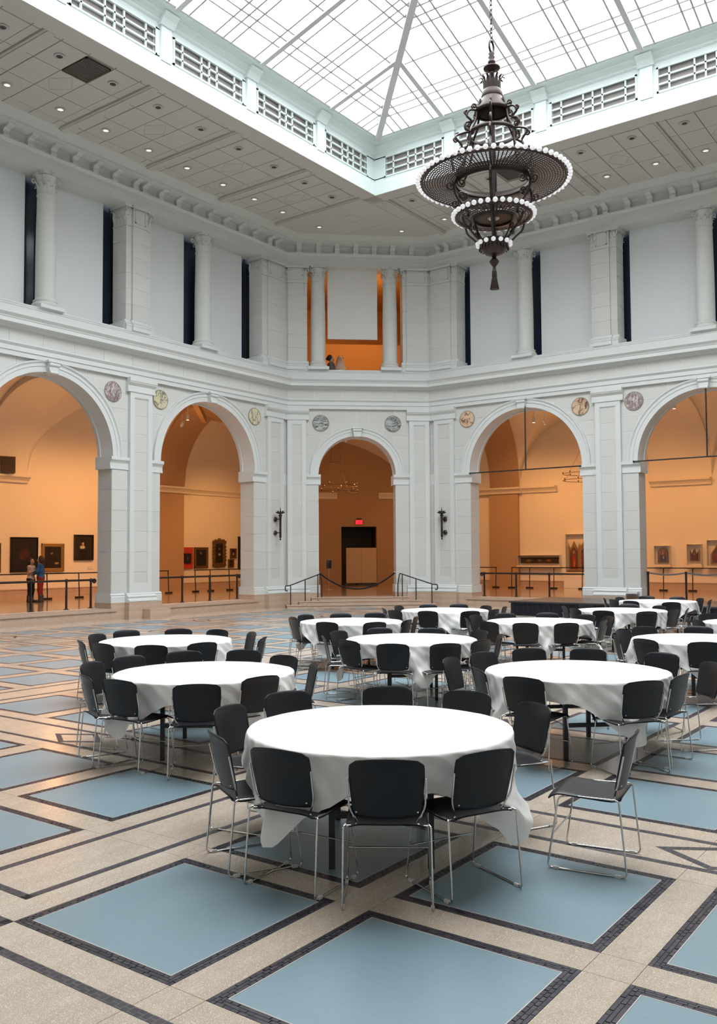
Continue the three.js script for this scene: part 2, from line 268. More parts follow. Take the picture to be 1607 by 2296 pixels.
arcade(wallL, { u0: -30.4, u1: -3.59, ops: [[-15.73, -11.44], [-9.60, -5.31]], pils: [[-10.86, -10.01], [-4.70, -3.86], [-17.0, -16.15]], from: [-17, -3.59] });
arcade(wallR, { u0: 3.98, u1: 29.2, ops: [[5.66, 9.92], [11.80, 16.06]], pils: [[4.21, 5.04], [10.43, 11.28], [16.56, 17.41]], from: [3.98, 17.41] });
arcade(wallC, { u0: -2.68, u1: 2.68, ops: [[-1.50, 1.37]], pils: [[-2.64, -1.95], [1.88, 2.63]], from: [-2.68, 2.68] });

// ---- upper storey: piers, columns, blinds, entablature with brackets
const acanthus = (() => { // one curling leaf, base at origin, growing up and outward (+z)
  return grid(4, 7, (s, t) => { const w = 0.5 * Math.sin(Math.min(1, 0.25 + t * 0.95) * PI * 0.9) + 0.12, x = (s - 0.5) * w, bend = t < 0.7 ? t * 0.12 : 0.084 + (t - 0.7) * 1.1; const y = t < 0.8 ? t : 0.8 + (t - 0.8) * 0.3 - (t - 0.8) * (t - 0.8) * 3.5; return [x, y, bend - Math.abs(s - 0.5) * 0.12 + (Math.floor(s * 4) % 2 ? 0.04 : 0)]; });
})();
function capitalGeo(r, h) { // Corinthian: bell, two rows of leaves, corner scrolls, abacus
  const out = [lathe([[r * 0.98, 0], [r * 1.06, 0.02], [r * 1.06, 0.05], [r * 0.96, 0.06], [r * 0.98, h * 0.5], [r * 1.12, h * 0.82], [r * 1.2, h * 0.86]], 20)];
  for (let k = 0; k < 16; k++) { const a = (k % 8) / 8 * 2 * PI + (k >= 8 ? PI / 8 : 0), L = k >= 8 ? h * 0.62 : h * 0.42; const g = acanthus.clone(); g.scale(r * 0.85, L, L * 0.75); g.translate(0, 0.05, r * 0.97); g.rotateY(a); out.push(g); }
  const A = r * 1.42;
  for (let k = 0; k < 4; k++) { const a = k * PI / 2 + PI / 4; const pp = []; for (let i = 0; i <= 16; i++) { const t = i / 16; const th = t * 4.6; const rad = 0.085 * (1 - t * 0.75) * (r / 0.28); pp.push(new V3(0, h * 0.80 - 0.075 * (r / .28) + Math.sin(PI / 2 - th) * rad + 0.0, r * 1.42 - 0.02 + Math.cos(PI / 2 - th) * rad)); } pp.unshift(new V3(0, h * 0.45, r * 1.0), new V3(0, h * 0.7, r * 1.15)); const g = ringTube(pp, 0.026 * r / 0.28, 5); g.rotateY(a); out.push(g); }
  const sh = []; for (let k = 0; k < 4; k++) { const c = (q) => [Math.cos(k * PI / 2 + q) * 1, Math.sin(k * PI / 2 + q)]; for (let i = 0; i <= 6; i++) { const q = -PI / 4 + i / 6 * PI / 2; const rad = A * (1.08 - 0.30 * Math.sin(i / 6 * PI)); sh.push([Math.cos(k * PI / 2 + q) * rad, Math.sin(k * PI / 2 + q) * rad]); } }
  const ab = poly(sh, 0, h * 0.12); ab.rotateX(-PI / 2); ab.translate(0, h * 0.88, 0); out.push(ab);
  for (let k = 0; k < 4; k++) { const f = new THREE.SphereGeometry(0.05 * r / 0.28, 8, 6); f.translate(0, h * 0.93, A * 0.83); f.rotateY(k * PI / 2); out.push(f); }
  return merge(out.map((g) => { const q = g.index ? g.toNonIndexed() : g; if (!q.attributes.normal) q.computeVertexNormals(); return q; }));
}
const colParts = (() => { const r = 0.275; return { shaft: lathe([[r, 0], [r, 0.6], [r * 0.985, 1.6], [r * 0.9, 2.93], [r * 0.96, 2.95], [r * 0.96, 2.98], [r * 0.9, 2.99]], 28), base: merge([lathe([[r * 1.05, 0.0], [r * 1.28, 0.0], [r * 1.36, 0.045], [r * 1.28, 0.09], [r * 1.16, 0.10], [r * 1.12, 0.125], [r * 1.18, 0.14], [r * 1.22, 0.165], [r * 1.14, 0.19], [r * 1.03, 0.20], [r, 0.235]], 28)]), capg: capitalGeo(r * 0.9, 0.66) }; })();
function column(g, u, w, y0 = 8.73) { const c = grp('column', g); mk('pedestal', box(u - 0.39, u + 0.39, y0, y0 + 0.1, w - 0.39, w + 0.39), M.trimw, c); for (const [n, ge, y] of [['base', colParts.base, y0 + 0.1], ['shaft', colParts.shaft, y0 + 0.3], ['capital', colParts.capg, 11.97]]) { const m = mk(n, ge, M.white, c); m.position.set(u, y, w); } }
function upperPier(g, a, b, [ma, mb]) { // a..b whole pier, ma..mb the proud middle strip
  const p = grp('pier', g); const J = 0.009;
  mk('pier_core', box(a + 0.012, b - 0.012, 8.73, 12.64, -0.62, -0.012), M.mortar, p); mk('strip_core', box(ma + 0.01, mb - 0.01, 8.73, 12.64, -0.1, 0.052), M.mortar, p);
  const y0 = 9.06, y1 = 11.98, n = 6;
  for (let k = 0; k < n; k++) { const ya = y0 + (y1 - y0) * k / n + J, yb = y0 + (y1 - y0) * (k + 1) / n - J, m = M.block[k % 3]; mk('stone_block', box(ma, mb, ya, yb, -0.02, 0.064), m, p); if (ma - a > 0.05) mk('stone_block', box(a, ma, ya, yb, -0.62, 0), m, p); if (b - mb > 0.05) mk('stone_block', box(mb, b, ya, yb, -0.62, 0), m, p); }
  const prof = (w) => [[-0.1, 8.73], [w + 0.10, 8.73], [w + 0.10, 8.84], [w + 0.12, 8.87], [w + 0.09, 8.91], [w + 0.05, 8.93], [w + 0.07, 8.96], [w + 0.05, 8.99], [w + 0.015, 9.01], [w + 0.01, 9.06], [-0.1, 9.06]];
  mk('base_moulding', [sweep(prof(0), a - 0.05, b + 0.05), sweep(prof(0.065), ma - 0.05, mb + 0.05), box(a - 0.06, b + 0.06, 8.73, 9.0, -0.66, 0)], M.trimw, p);
  // capital with sunk panel and corner leaves
  const cg = [box(a - 0.01, b + 0.01, 11.98, 12.02, -0.63, 0.02), box(ma - 0.01, mb + 0.01, 11.98, 12.02, 0, 0.085), box(a, b, 12.0, 12.58, -0.62, 0.015), box(ma, mb, 12.0, 12.58, 0, 0.08), box(a - 0.09, b + 0.09, 12.53, 12.62, -0.66, 0.09), box(ma - 0.06, mb + 0.06, 12.53, 12.62, 0, 0.16)];
  const fw = 0.035; for (const [x0, x1, q0, q1] of [[ma + 0.06, mb - 0.06, 12.08, 12.08 + fw], [ma + 0.06, mb - 0.06, 12.46, 12.46 + fw], [ma + 0.06, ma + 0.06 + fw, 12.08, 12.49], [mb - 0.06 - fw, mb - 0.06, 12.08, 12.49]]) if (mb - ma > 0.3) cg.push(box(x0, x1, q0, q1, 0.08, 0.105));
  const leaf = (x, y, z, L, turn) => { const q = acanthus.clone(); q.scale(0.24, L, L * 0.8); q.rotateY(turn); q.translate(x, y, z); cg.push(q.toNonIndexed()); };
  for (const [x, t] of [[a + 0.06, -0.5], [a + 0.17, 0], [b - 0.06, 0.5], [b - 0.17, 0]]) { leaf(x, 12.02, 0.0, 0.34, t); leaf(x + (x < (a + b) / 2 ? -0.02 : 0.02), 12.14, 0.015, 0.40, t); }
  for (let k = 0; k < 4; k++) { leaf(a, 12.02, -0.1 - 0.14 * k, 0.3, -PI / 2); leaf(b, 12.02, -0.1 - 0.14 * k, 0.3, PI / 2); leaf(a, 12.16, -0.16 - 0.14 * k, 0.38, -PI / 2); leaf(b, 12.16, -0.16 - 0.14 * k, 0.38, PI / 2); }
  for (const [x, s] of [[a, -1], [b, 1]]) { const pp = []; for (let i = 0; i <= 12; i++) { const th = i / 12 * 5, rad = 0.075 * (1 - i / 12 * 0.8); pp.push(new V3(x + s * (0.02 + Math.sin(th) * rad * 0.7), 12.44 + Math.cos(th) * rad, 0.05 + Math.sin(th) * rad * 0.7)); } cg.push(ringTube(pp, 0.024, 5).toNonIndexed()); }
  mk('capital', cg, M.white, p);
}
const bracketG = (() => { const pts = [[-0.05, -0.03], [0.07, -0.03], [0.12, -0.01], [0.145, 0.04], [0.14, 0.09], [0.12, 0.13], [0.13, 0.17], [0.19, 0.21], [0.29, 0.225], [0.36, 0.245], [0.385, 0.285], [-0.05, 0.285]]; const g = sweep(pts, -0.09, 0.09); return merge([g, box(-0.115, 0.115, 0.27, 0.3, -0.05, 0.43)]); })();
function upperEntab(g, e0, e1, brackets) {
  mk('upper_architrave', sweep([[-0.7, 12.62], [0.09, 12.62], [0.09, 12.84], [0.115, 12.845], [0.115, 12.99], [0.15, 13.02], [0.19, 13.06], [0.19, 13.09], [-0.7, 13.09]], e0, e1), M.white, g);
  const cove = [[-0.7, 13.08], [0.05, 13.08], [0.05, 13.33], [0.08, 13.365], [0.60, 13.365], [0.60, 13.42], [0.66, 13.43], [0.72, 13.45], [0.82, 13.465], [0.90, 13.475], [0.93, 13.485], [1.0, 13.49], [1.02, 13.52], [-0.7, 13.55]];
  mk('upper_cornice', sweep(cove, e0, e1), M.white, g);
  for (const u of brackets) { const b = mk('bracket', bracketG, M.white, g); b.position.set(u, 13.085, 0.05); }
}
const brL = [4.29, 4.67, 5.47, 6.18, 6.92, 7.63, 8.31, 9.03, 9.75, 10.41, 10.76, 11.54, 12.24, 12.95, 13.66, 14.39, 15.12, 15.85], brR = [4.51, 4.88, 5.68, 6.39, 7.10, 7.80, 8.50, 9.20, 9.90, 10.58, 10.94, 11.69, 12.41, 13.13, 13.86, 14.58, 15.3];
upperEntab(wallL, -30.4, -3.55, brL.map((d) => -d)); upperEntab(wallR, 3.9, 29.2, brR); upperEntab(wallC, -2.72, 2.72, [-2.2, -1.47, -0.79, -0.09, 0.6, 1.29, 2.0]);
upperPier(wallL, -10.98, -10.02, [-10.77, -10.23]); upperPier(wallL, -4.90, -3.57, [-4.64, -3.80]); upperPier(wallL, -17.1, -16.1, [-16.9, -16.3]);
upperPier(wallR, 10.34, 11.22, [10.48, 11.0]); upperPier(wallR, 3.94, 5.18, [4.12, 4.94]); upperPier(wallR, 16.5, 17.4, [16.7, 17.2]);
upperPier(wallC, -2.70, -1.90, [-2.62, -2.02]); upperPier(wallC, 1.68, 2.70, [1.82, 2.62]);
column(wallL, -13.66, -0.16); column(wallL, -7.64, -0.16); column(wallR, 13.97, -0.16); column(wallR, 7.86, -0.16); column(wallC, -1.49, -0.13); column(wallC, 1.21, -0.13);
// dark windows behind the blinds, closing walls of the upper storey
{
  const wn = (which, u0, u1) => { const g = struct(frameOf(grp('window_' + (which === 'left' ? 1 : 2)), which)); mk('pane', box(u0, u1, 8.4, 12.8, -0.92, -0.86), M.darkglass, g); const mu = []; for (let u = u0 + 1.5; u < u1; u += 1.5) mu.push(box(u - 0.03, u + 0.03, 8.5, 12.7, -0.86, -0.82)); mk('mullion', mu, M.blackmetal, g); };
  wn('left', -30.4, -4.2); wn('right', 4.4, 29.2);
}
function blind(which, u0, u1, label) {
  const g = thing('roller_blind', label, 'blind', 'roller blinds of the upper storey'); frameOf(g, which);
  const n = 40; mk('blind_fabric', [box(u0, u1, 8.74, 12.66, -0.60, -0.593)], M.blind, g);
  mk('hem_bar', rbox(u0, u1, 8.735, 8.765, -0.612, -0.58, 0.008), M.canring, g); mk('roller', new THREE.CylinderGeometry(0.04, 0.04, u1 - u0, 14).rotateZ(PI / 2).translate((u0 + u1) / 2, 12.70, -0.60), M.canring, g);
}
const BL = (a) => 'pale roller blind above ' + a;
const far = ', the one farther from the exit arch', near = ', the one nearer the exit arch';
blind('left', -16.0, -14.05, BL('the embracing couple') + far); blind('left', -13.40, -11.38, BL('the embracing couple') + near);
blind('left', -9.95, -8.10, BL('the red picture panel') + far); blind('left', -7.45, -5.33, BL('the red picture panel') + near);
blind('right', 5.42, 7.5, BL('the long narrow painting') + near); blind('right', 8.26, 10.2, BL('the long narrow painting') + far);
blind('right', 11.46, 13.62, BL('the gabled altar panels') + near); blind('right', 14.45, 16.4, BL('the gabled altar panels') + far);

// near walls behind the camera, closing the court
struct(mk('wall_near', [box(-2.2, -1.6, -0.1, 13.5, -22.1, 8), ], M.white)); struct(mk('wall_side', [box(-2, 28.9, -0.1, 13.5, 7.0, 7.6)], M.white));
// ---------------------------------------------------------------- ceiling
const CX = 14.4, CZ = -7.5, HW = 8.77;
const ceil = struct(grp('ceiling'));
const SE = HW + 0.12; mk('ceiling_slab', [box(-2.2, 29.2, 13.53, 13.8, -22.3, CZ - SE), box(-2.2, 29.2, 13.53, 13.8, CZ + SE, 7.6), box(-2.2, CX - SE, 13.53, 13.8, CZ - SE, CZ + SE), box(CX + SE, 29.2, 13.53, 13.8, CZ - SE, CZ + SE)], M.ceilgap, ceil);
function cb(side, d0, d1, o0, o1, y0, y1) { return side === 'left' ? box(XR - d1, XR - d0, y0, y1, ZL + o0, ZL + o1) : box(XR - o1, XR - o0, y0, y1, ZL + d0, ZL + d1); }
const beams = [5.2, 7.92, 10.93, 13.92, 16.9, 19.9];
for (const side of ['left', 'right']) {
  for (const b of beams) { mk('ceiling_rib', [cb(side, b - 0.14, b + 0.14, 0.95, 4.72, 13.46, 13.55), cb(side, b - 0.09, b + 0.09, 0.95, 4.72, 13.43, 13.47)], M.ceil, ceil); }
  for (let k = 0; k < beams.length - 1; k++) {
    const b0 = beams[k] + 0.15, b1 = beams[k + 1] - 0.15, c = (b0 + b1) / 2, t = (b1 - b0) / 2.72, G = 0.012;
    const cs = [b0, c - 1.13 * t, c - 0.38 * t, c + 0.38 * t, c + 1.13 * t, b1], rs = [0.98, 1.36, 2.42, 3.48, 4.54, 4.72];
    for (let i = 0; i < 5; i++) for (let j = 0; j < 5; j++) {
      const low = (i === 0 || i === 4 || j === 0 || j === 4) ? 13.508 : 13.50;
      if (side === 'left' ? (k === 3 && i === 2 && j === 3) : (k === 1 && i === 2 && j === 3)) continue;
      mk('ceiling_panel', cb(side, cs[i] + G, cs[i + 1] - G, rs[j] + G, rs[j + 1] - G, low, 13.54), M.ceil, ceil);
    }
    // lozenge moulding in the middle panel
    const q = [[0, 0.45], [0.33 * t, 0], [0, -0.45], [-0.33 * t, 0]].map(([a, b]) => [c + a, 2.95 + b]), P = q.map(([d, o]) => side === 'left' ? new V3(XR - d, 13.497, ZL + o) : new V3(XR - o, 13.497, ZL + d));
    const lz = []; for (let e = 0; e < 4; e++) lz.push(ringTube([P[e], P[(e + 1) % 4]], 0.014, 6)); mk('lozenge_moulding', lz, M.ceil, ceil);
  }
  // band round the light well
  mk('ceiling_band', cb(side, 4.6, 23, 4.72, 5.22, 13.448, 13.55), M.ceil, ceil);
}
// canted corner of the ceiling
{
  const P = (dL, dR) => [XR - dL, ZL + dR]; const cp = (pts, y0) => { const g = poly(pts.map(([x, z]) => [x, -z]), 0, 13.54 - y0); g.rotateX(-PI / 2); g.translate(0, y0, 0); return g; };
  mk('ceiling_panel', cp([P(5.04, 1.02), P(5.04, 4.7), P(2.95, 4.7), P(2.95, 2.2), P(4.1, 1.02)], 13.5), M.ceil, ceil); mk('ceiling_panel', cp([P(2.9, 4.7), P(2.9, 2.25), P(1.02, 4.4), P(1.02, 5.04), P(2.9, 5.04)], 13.5), M.ceil, ceil);
  mk('ceiling_panel', cp([P(5.04, 4.75), P(5.04, 5.04), P(2.95, 5.04), P(2.95, 4.75)], 13.5), M.ceil, ceil);
  mk('corner_plate', cp([P(5.06, 0.5), P(5.06, 5.06), P(0.5, 5.06), P(0.5, 4.2), P(3.9, 0.5)], 13.512), M.ceil, ceil);
  mk('rosette', new THREE.TorusGeometry(0.3, 0.014, 6, 32).rotateX(PI / 2).translate(XR - 4.0, 13.497, ZL + 3.4), M.ceil, ceil);
}
// recessed downlights
{
  const ringG = lathe([[0.075, 0.0], [0.115, 0.0], [0.125, 0.008], [0.115, 0.02], [0.075, 0.02]], 20), canG = lathe([[0.078, 0.012], [0.078, 0.10], [0.0, 0.13]], 16);
  const lights = []; for (const side of ['left', 'right']) { for (const d of [5.92, 7.31, 8.74, 10.25, 11.72, 13.22, 14.66, 16.18, 17.62]) { lights.push([side, d, 1.88 + (side === 'right' ? 0.18 : 0), 1], [side, d, 4.0 + (side === 'right' ? 0.12 : 0), 0]); } lights.push([side, 4.1, 2.0, 1]); }
  lights.forEach(([side, d, o, on], i) => {
    const p = side === 'left' ? [XR - d, 13.492, ZL + o] : [XR - o, 13.492, ZL + d];
    const t = thing('ceiling_downlight', on ? 'round recessed ceiling downlight with silvery reflector in the row beside the bracketed cornice' : 'round recessed ceiling downlight with dark throat in the row beside the skylight well', 'downlight', on ? 'downlights beside the cornice' : 'downlights beside the light well', p);
    t.rotation.x = 0; mk('trim_ring', ringG, M.canring, t).scale.y = -1; mk('reflector', canG, on ? M.reflector : M.can, t).scale.y = -0.12;
  });
}
// ceiling vents
for (const [side, d, o] of [['left', 15.42, 3.98], ['right', 9.5, 4.1]]) {
  const p = side === 'left' ? [XR - d, 13.49, ZL + o] : [XR - o, 13.49, ZL + d]; const v = thing('ceiling_vent', side === 'left' ? 'square dark brown ceiling vent framed in the panels over the portrait gallery' : 'square dark brown ceiling vent seen through the ring of the big chandelier', 'vent', null, p, side === 'left' ? 0 : PI / 2);
  const a = 0.35, b = 0.46; mk('frame', [box(-a, a, -0.012, 0.03, -b, -b + 0.03), box(-a, a, -0.012, 0.03, b - 0.03, b), box(-a, -a + 0.03, -0.012, 0.03, -b, b), box(a - 0.03, a, -0.012, 0.03, -b, b)], std({ color: lin(0.10, 0.075, 0.06), roughness: 0.7 }), v);
  mk('backing', box(-a, a, 0.02, 0.035, -b, b), std({ color: lin(0.12, 0.10, 0.09), roughness: 0.9 }), v); const sm = std({ color: lin(0.16, 0.13, 0.115), roughness: 0.8 }); for (let k = 0; k < 14; k++) { const z = -b + 0.05 + k * (2 * b - 0.1) / 13; mk('slat', box(-a + 0.03, a - 0.03, 0.0, 0.014, z - 0.012, z + 0.012), sm, v); }
}

// ---------------------------------------------------------------- light well and glass roof
const sides = [['left', 0], ['right', -PI / 2], ['near', PI], ['side', PI / 2]];
sides.forEach(([nm, rot], si) => {
  const w = struct(grp('wall_well_' + nm)); w.position.set(CX, 0, CZ); w.rotation.y = rot; const G = new THREE.Group(); // local: z = -HW is the face, +z into the well
  const at = (g) => g.translate(0, 0, -HW);
  const S = (prof) => at(sweep(prof, -HW - 0.3, HW + 0.3));
  mk('well_fascia', S([[-0.3, 13.47], [0.0, 13.455], [0.0, 13.64], [-0.02, 13.65], [-0.02, 13.83], [-0.03, 13.84], [-0.05, 13.90], [-0.08, 13.93], [-0.3, 13.93]]), M.well, w);
  mk('well_wall', [S([[-0.3, 13.9], [-0.10, 13.9], [-0.10, 14.03], [-0.3, 14.03]]), S([[-0.3, 14.67], [-0.10, 14.67], [-0.10, 14.95], [-0.3, 14.95]])], M.well, w);
  mk('well_cornice', S([[-0.3, 14.84], [-0.09, 14.84], [-0.05, 14.88], [-0.05, 14.92], [0.02, 14.97], [0.10, 15.0], [0.10, 15.04], [0.2, 15.07], [0.31, 15.08], [0.33, 15.12], [0.33, 15.16], [-0.3, 15.16]]), M.well, w);
  mk('well_back', at(box(-HW - 0.3, HW + 0.3, 13.5, 15.2, -0.34, -0.18)), M.grille, w);
  const pil = [-6.03, -3.02, 0, 3.02, 6.03], jam = [];
  for (const u of pil) { mk('well_pilaster', [at(box(u - 0.17, u + 0.17, 13.92, 14.9, -0.2, -0.03)), at(sweep([[-0.2, 14.78], [0.0, 14.78], [0.03, 14.83], [0.09, 14.92], [0.18, 15.0], [0.2, 15.05], [-0.2, 15.05]], u - 0.22, u + 0.22))], M.well, w); }
  const bays = [[-8.42, -6.32], [-5.71, -3.33], [-2.70, -0.31], [0.31, 2.70], [3.33, 5.71], [6.32, 8.42]];
  let last = -HW - 0.3; for (const [a, b] of bays) { jam.push(at(box(last, a, 14.0, 14.7, -0.3, -0.10))); last = b; } jam.push(at(box(last, HW + 0.3, 14.0, 14.7, -0.3, -0.10))); mk('well_jamb', jam, M.well, w);
  for (const [a, b] of bays) {
    const gr = grp('grille', w), L = b - a, tot = 2.44, ws = L > 2.2 ? [0.28, 0.66, 0.28, 0.28, 0.66, 0.28] : [0.28, 0.55, 0.28, 0.28, 0.4, 0.28], sum = ws.reduce((x, y) => x + y); let u = a;
    mk('grille_frame', [at(box(a - 0.05, b + 0.05, 14.64, 14.69, -0.12, -0.075)), at(box(a - 0.05, b + 0.05, 14.0, 14.045, -0.12, -0.075)), at(box(a - 0.05, a, 14.0, 14.69, -0.12, -0.075)), at(box(b, b + 0.05, 14.0, 14.69, -0.12, -0.075))], M.well, gr);
    for (let k = 0; k < 5; k++) { u += ws[k] / sum * L; mk('bar', at(box(u - 0.022, u + 0.022, 14.03, 14.66, -0.15, -0.10)), M.well, gr); }
    for (const y of [14.235, 14.45]) mk('bar', at(box(a, b, y - 0.022, y + 0.022, -0.15, -0.10)), M.well, gr);
  }
  // roof slope
  const r = struct(grp('window_skylight_' + nm)); r.position.set(CX, 0, CZ); r.rotation.y = rot;
  const E = 8.46, Y0 = 15.15, m = 0.28; const pt = (u, o, dy = 0) => [u, Y0 + m * o + dy, -E + o];
  const us = []; for (const p of [-9.05, ...pil, 9.05]) us.push(p); const U = []; for (let k = 0; k < us.length - 1; k++) { const a = us[k], L = us[k + 1] - a; U.push(a); for (const f of [0.12, 0.415, 0.508, 0.605, 0.895]) U.push(a + f * L); } U.push(9.05);
  const O = [0, 0.69, 0.955, 1.22, 2.2, 3.15, 3.42, 3.68, 4.65, 5.6, 5.87, 6.13, 7.1, E];
  const vis = nm === 'left' || nm === 'right';
  for (let j = 0; j < O.length - 1; j++) for (let i = 0; i < U.length - 1; i++) {
    const o0 = O[j], o1 = O[j + 1], l0 = E - o0, l1 = E - o1, c = (x, l) => Math.max(-l, Math.min(l, x)); const a0 = c(U[i], l0), b0 = c(U[i + 1], l0), a1 = c(U[i], l1), b1 = c(U[i + 1], l1); if (b0 - a0 < 0.01) continue;
    const P = [pt(a0, o0), pt(b0, o0), pt(b1, o1), pt(a1, o1)]; const g = new THREE.BufferGeometry(); g.setAttribute('position', new THREE.Float32BufferAttribute(b1 - a1 < 0.005 ? [...P[0], ...P[1], ...P[2]] : [...P[0], ...P[1], ...P[2], ...P[0], ...P[2], ...P[3]], 3)); g.computeVertexNormals(); mk('pane', g, M.pane, r);
  }
  const barG = (p, q, wd, h) => { const a = new V3(...p), b = new V3(...q), L = a.distanceTo(b); const g = new THREE.BoxGeometry(wd, h, L); const mtx = new THREE.Matrix4().lookAt(a, b, new V3(0, 1, 0)); g.applyMatrix4(mtx); g.translate((a.x + b.x) / 2, (a.y + b.y) / 2, (a.z + b.z) / 2); return g; };
  for (const u of U) { if (Math.abs(u) > E - 0.05) continue; const L = E - Math.abs(u), raft = pil.some((p) => Math.abs(p - u) < 0.01); mk(raft ? 'rafter' : 'glazing_bar', barG(pt(u, 0, -0.02), pt(u, L, -0.02), raft ? 0.14 : 0.042, raft ? 0.16 : 0.05), raft ? M.rafter : M.bar, r); }
  for (const o of O.slice(1, -1)) mk('glazing_bar', barG(pt(-(E - o), o, -0.02), pt(E - o, o, -0.02), 0.042, 0.05), M.bar, r);
  mk('eaves_bar', barG(pt(-E, 0.02), pt(E, 0.02), 0.10, 0.08), M.rafter, r);
  mk('hip_rafter', barG(pt(-E, 0, -0.04), pt(0, E, -0.04), 0.19, 0.2), M.rafter, r);
});

// ---------------------------------------------------------------- floor of the court
const Xp = [[2.76, 3.955], [4.18, 5.365], [6.38, 7.54], [7.78, 8.88], [9.14, 10.25], [10.53, 11.57], [12.69, 13.76], [14.05, 15.1], [15.42, 16.48], [16.8, 17.85], [18.95, 20.0], [20.3, 21.35], [21.65, 22.7], [23.0, 24.05], [25.1, 26.1], [26.4, 27.4]];
const Zp = [[-20.42, -19.42], [-19.08, -18.02], [-16.93, -15.88], [-15.52, -14.43], [-14.17, -13.06], [-12.8, -11.69], [-10.65, -9.5], [-9.26, -8.11], [-7.85, -6.69], [-6.45, -5.28], [-4.271, -3.076], [-2.851, -1.656], [-1.431, -0.236], [-0.011, 1.184], [2.2, 3.39], [3.62, 4.81]];
const floor = struct(grp('floor')); let nearPieces = [];
mk('floor_bed', box(-2, 28.6, -0.1, -0.016, -22, 7), M.joint, floor);
{
  const iv = (P, lo, hi) => { const r = []; let p = lo; P.forEach(([a, b]) => { r.push([p, a, 0]); r.push([a, b, 1]); p = b; }); r.push([p, hi, 0]); return r; };
  const IX = iv(Xp, -1.6, 28.5), IZ = iv(Zp, -21.6, 7.0), slabs = [], bw = 0.066, G = 0.0015;
  for (const [x0, x1, px] of IX) for (const [z0, z1, pz] of IZ) {
    if (!(px && pz)) { slabs.push([x0, x1, z0, z1]); continue; }
    mk('glass_panel', rbox(x0 + bw + 0.006, x1 - bw - 0.006, -0.03, 0, z0 + bw + 0.006, z1 - bw - 0.006, 0.002), M.floorglass, floor);
    boxUV(floor.children[floor.children.length - 1].geometry);
    const fr = (i, o, y) => [box(x0 + o, x1 - o, -0.03, y, z0 + o, z0 + i), box(x0 + o, x1 - o, -0.03, y, z1 - i, z1 - o), box(x0 + o, x0 + i, -0.03, y, z0 + i, z1 - i), box(x1 - i, x1 - o, -0.03, y, z0 + i, z1 - i)];
    const near = x0 < 7.7 && z0 > -9.4 && !(x0 > 6 && z0 < -6.5);
    mk('edge_strip', fr(bw + 0.006, bw, 0.0005), M.edge, floor);
    mk('mosaic_border', fr(bw, 0.0, near ? -0.004 : 0), near ? M.grout : M.mosaic, floor);
    if (near) { // small dark tiles, three rows round each panel
      const t = bw / 3;
      for (let q = 0; q < 3; q++) { const o = q * t, len = 0.045; for (const [ax, at] of [[0, z0 + o + t / 2], [0, z1 - o - t / 2], [1, x0 + o + t / 2], [1, x1 - o - t / 2]]) { const lo = (ax ? z0 : x0) + o + (ax ? t : 0), hi = (ax ? z1 : x1) - o - (ax ? t : 0); let p = lo - rnd() * 0.02; while (p < hi) { const a = Math.max(p, lo), b = Math.min(p + len * rr(0.85, 1.15), hi); if (b - a > 0.008) nearPieces.push(ax ? [at, (a + b) / 2, t, b - a] : [(a + b) / 2, at, b - a, t]); p = p + len; } } }
    }
  }
  const slabG = (s) => box(s[0] + G, s[1] - G, -0.03, 0, s[2] + G, s[3] - G);
  const d2 = (s) => Math.hypot((s[0] + s[1]) / 2, (s[2] + s[3]) / 2); slabs.sort((a, b) => d2(a) - d2(b));
  slabs.slice(0, 300).forEach((s) => mk('terrazzo_slab', slabG(s), M.terrazzo, floor)); mk('terrazzo_slabs_far', slabs.slice(300).map(slabG), M.terrazzo, floor).userData.kind = 'stuff';
  // dark mosaic lines and lozenges in the wide bands
  const H = 0.0014, lw = 0.055; const bandX = [[5.365, 6.38], [11.57, 12.69], [17.85, 18.95], [24.05, 25.1], [1.74, 2.76]], bandZ = [[-18.02, -16.93], [-11.69, -10.65], [-5.28, -4.271], [1.184, 2.2]];
  const groupsX = [[2.76, 5.365], [6.38, 11.57], [12.69, 17.85], [18.95, 24.05], [25.1, 27.4]], groupsZ = [[-20.42, -18.02], [-16.93, -11.69], [-10.65, -5.28], [-4.271, 1.184], [2.2, 4.81]];
  const line = (x0, x1, z0, z1) => mk('mosaic_line', box(x0, x1, -0.02, H, z0, z1), M.mosaic, floor), I = 0.21;
  const loz = (cx, cz, a, b) => { const P = [[cx - a, cz], [cx, cz - b], [cx + a, cz], [cx, cz + b]].map(([x, z]) => [x, -z]), sc = (k) => P.map(([x, z]) => [cx + (x - cx) * k, -cz + (z + cz) * k]); const s = new THREE.Shape(P.map((p) => new THREE.Vector2(...p))); s.holes.push(new THREE.Path(sc(0.74).map((p) => new THREE.Vector2(...p)))); const g = new THREE.ExtrudeGeometry(s, { depth: 0.02, bevelEnabled: false }); g.rotateX(-PI / 2); g.translate(0, -0.0185, 0); mk('mosaic_lozenge', g, M.mosaic, floor); };
  for (const [a, b] of bandX) for (const [c, d] of groupsZ) { line(a + I, a + I + lw, c + I, d - I); line(b - I - lw, b - I, c + I, d - I); line(a + I, b - I, c + I, c + I + lw); line(a + I, b - I, d - I - lw, d - I); loz((a + b) / 2, (c + d) / 2, (b - a) / 2 - I - lw, 0.40); }
  for (const [a, b] of bandZ) for (const [c, d] of groupsX) { line(c + I, d - I, a + I, a + I + lw); line(c + I, d - I, b - I - lw, b - I); line(c + I, c + I + lw, a + I, b - I); line(d - I - lw, d - I, a + I, b - I); if (d - c > 4) loz((c + d) / 2, (a + b) / 2, 0.40, (b - a) / 2 - I - lw); }
  for (const [a, b] of bandX) for (const [c, d] of bandZ) { line(a, b, c, c + lw); line(a, b, d - lw, d); line(a, a + lw, c, d); line(b - lw, b, c, d); }
  nearPieces.sort((p, q) => Math.hypot(p[0], p[1]) - Math.hypot(q[0], q[1]));
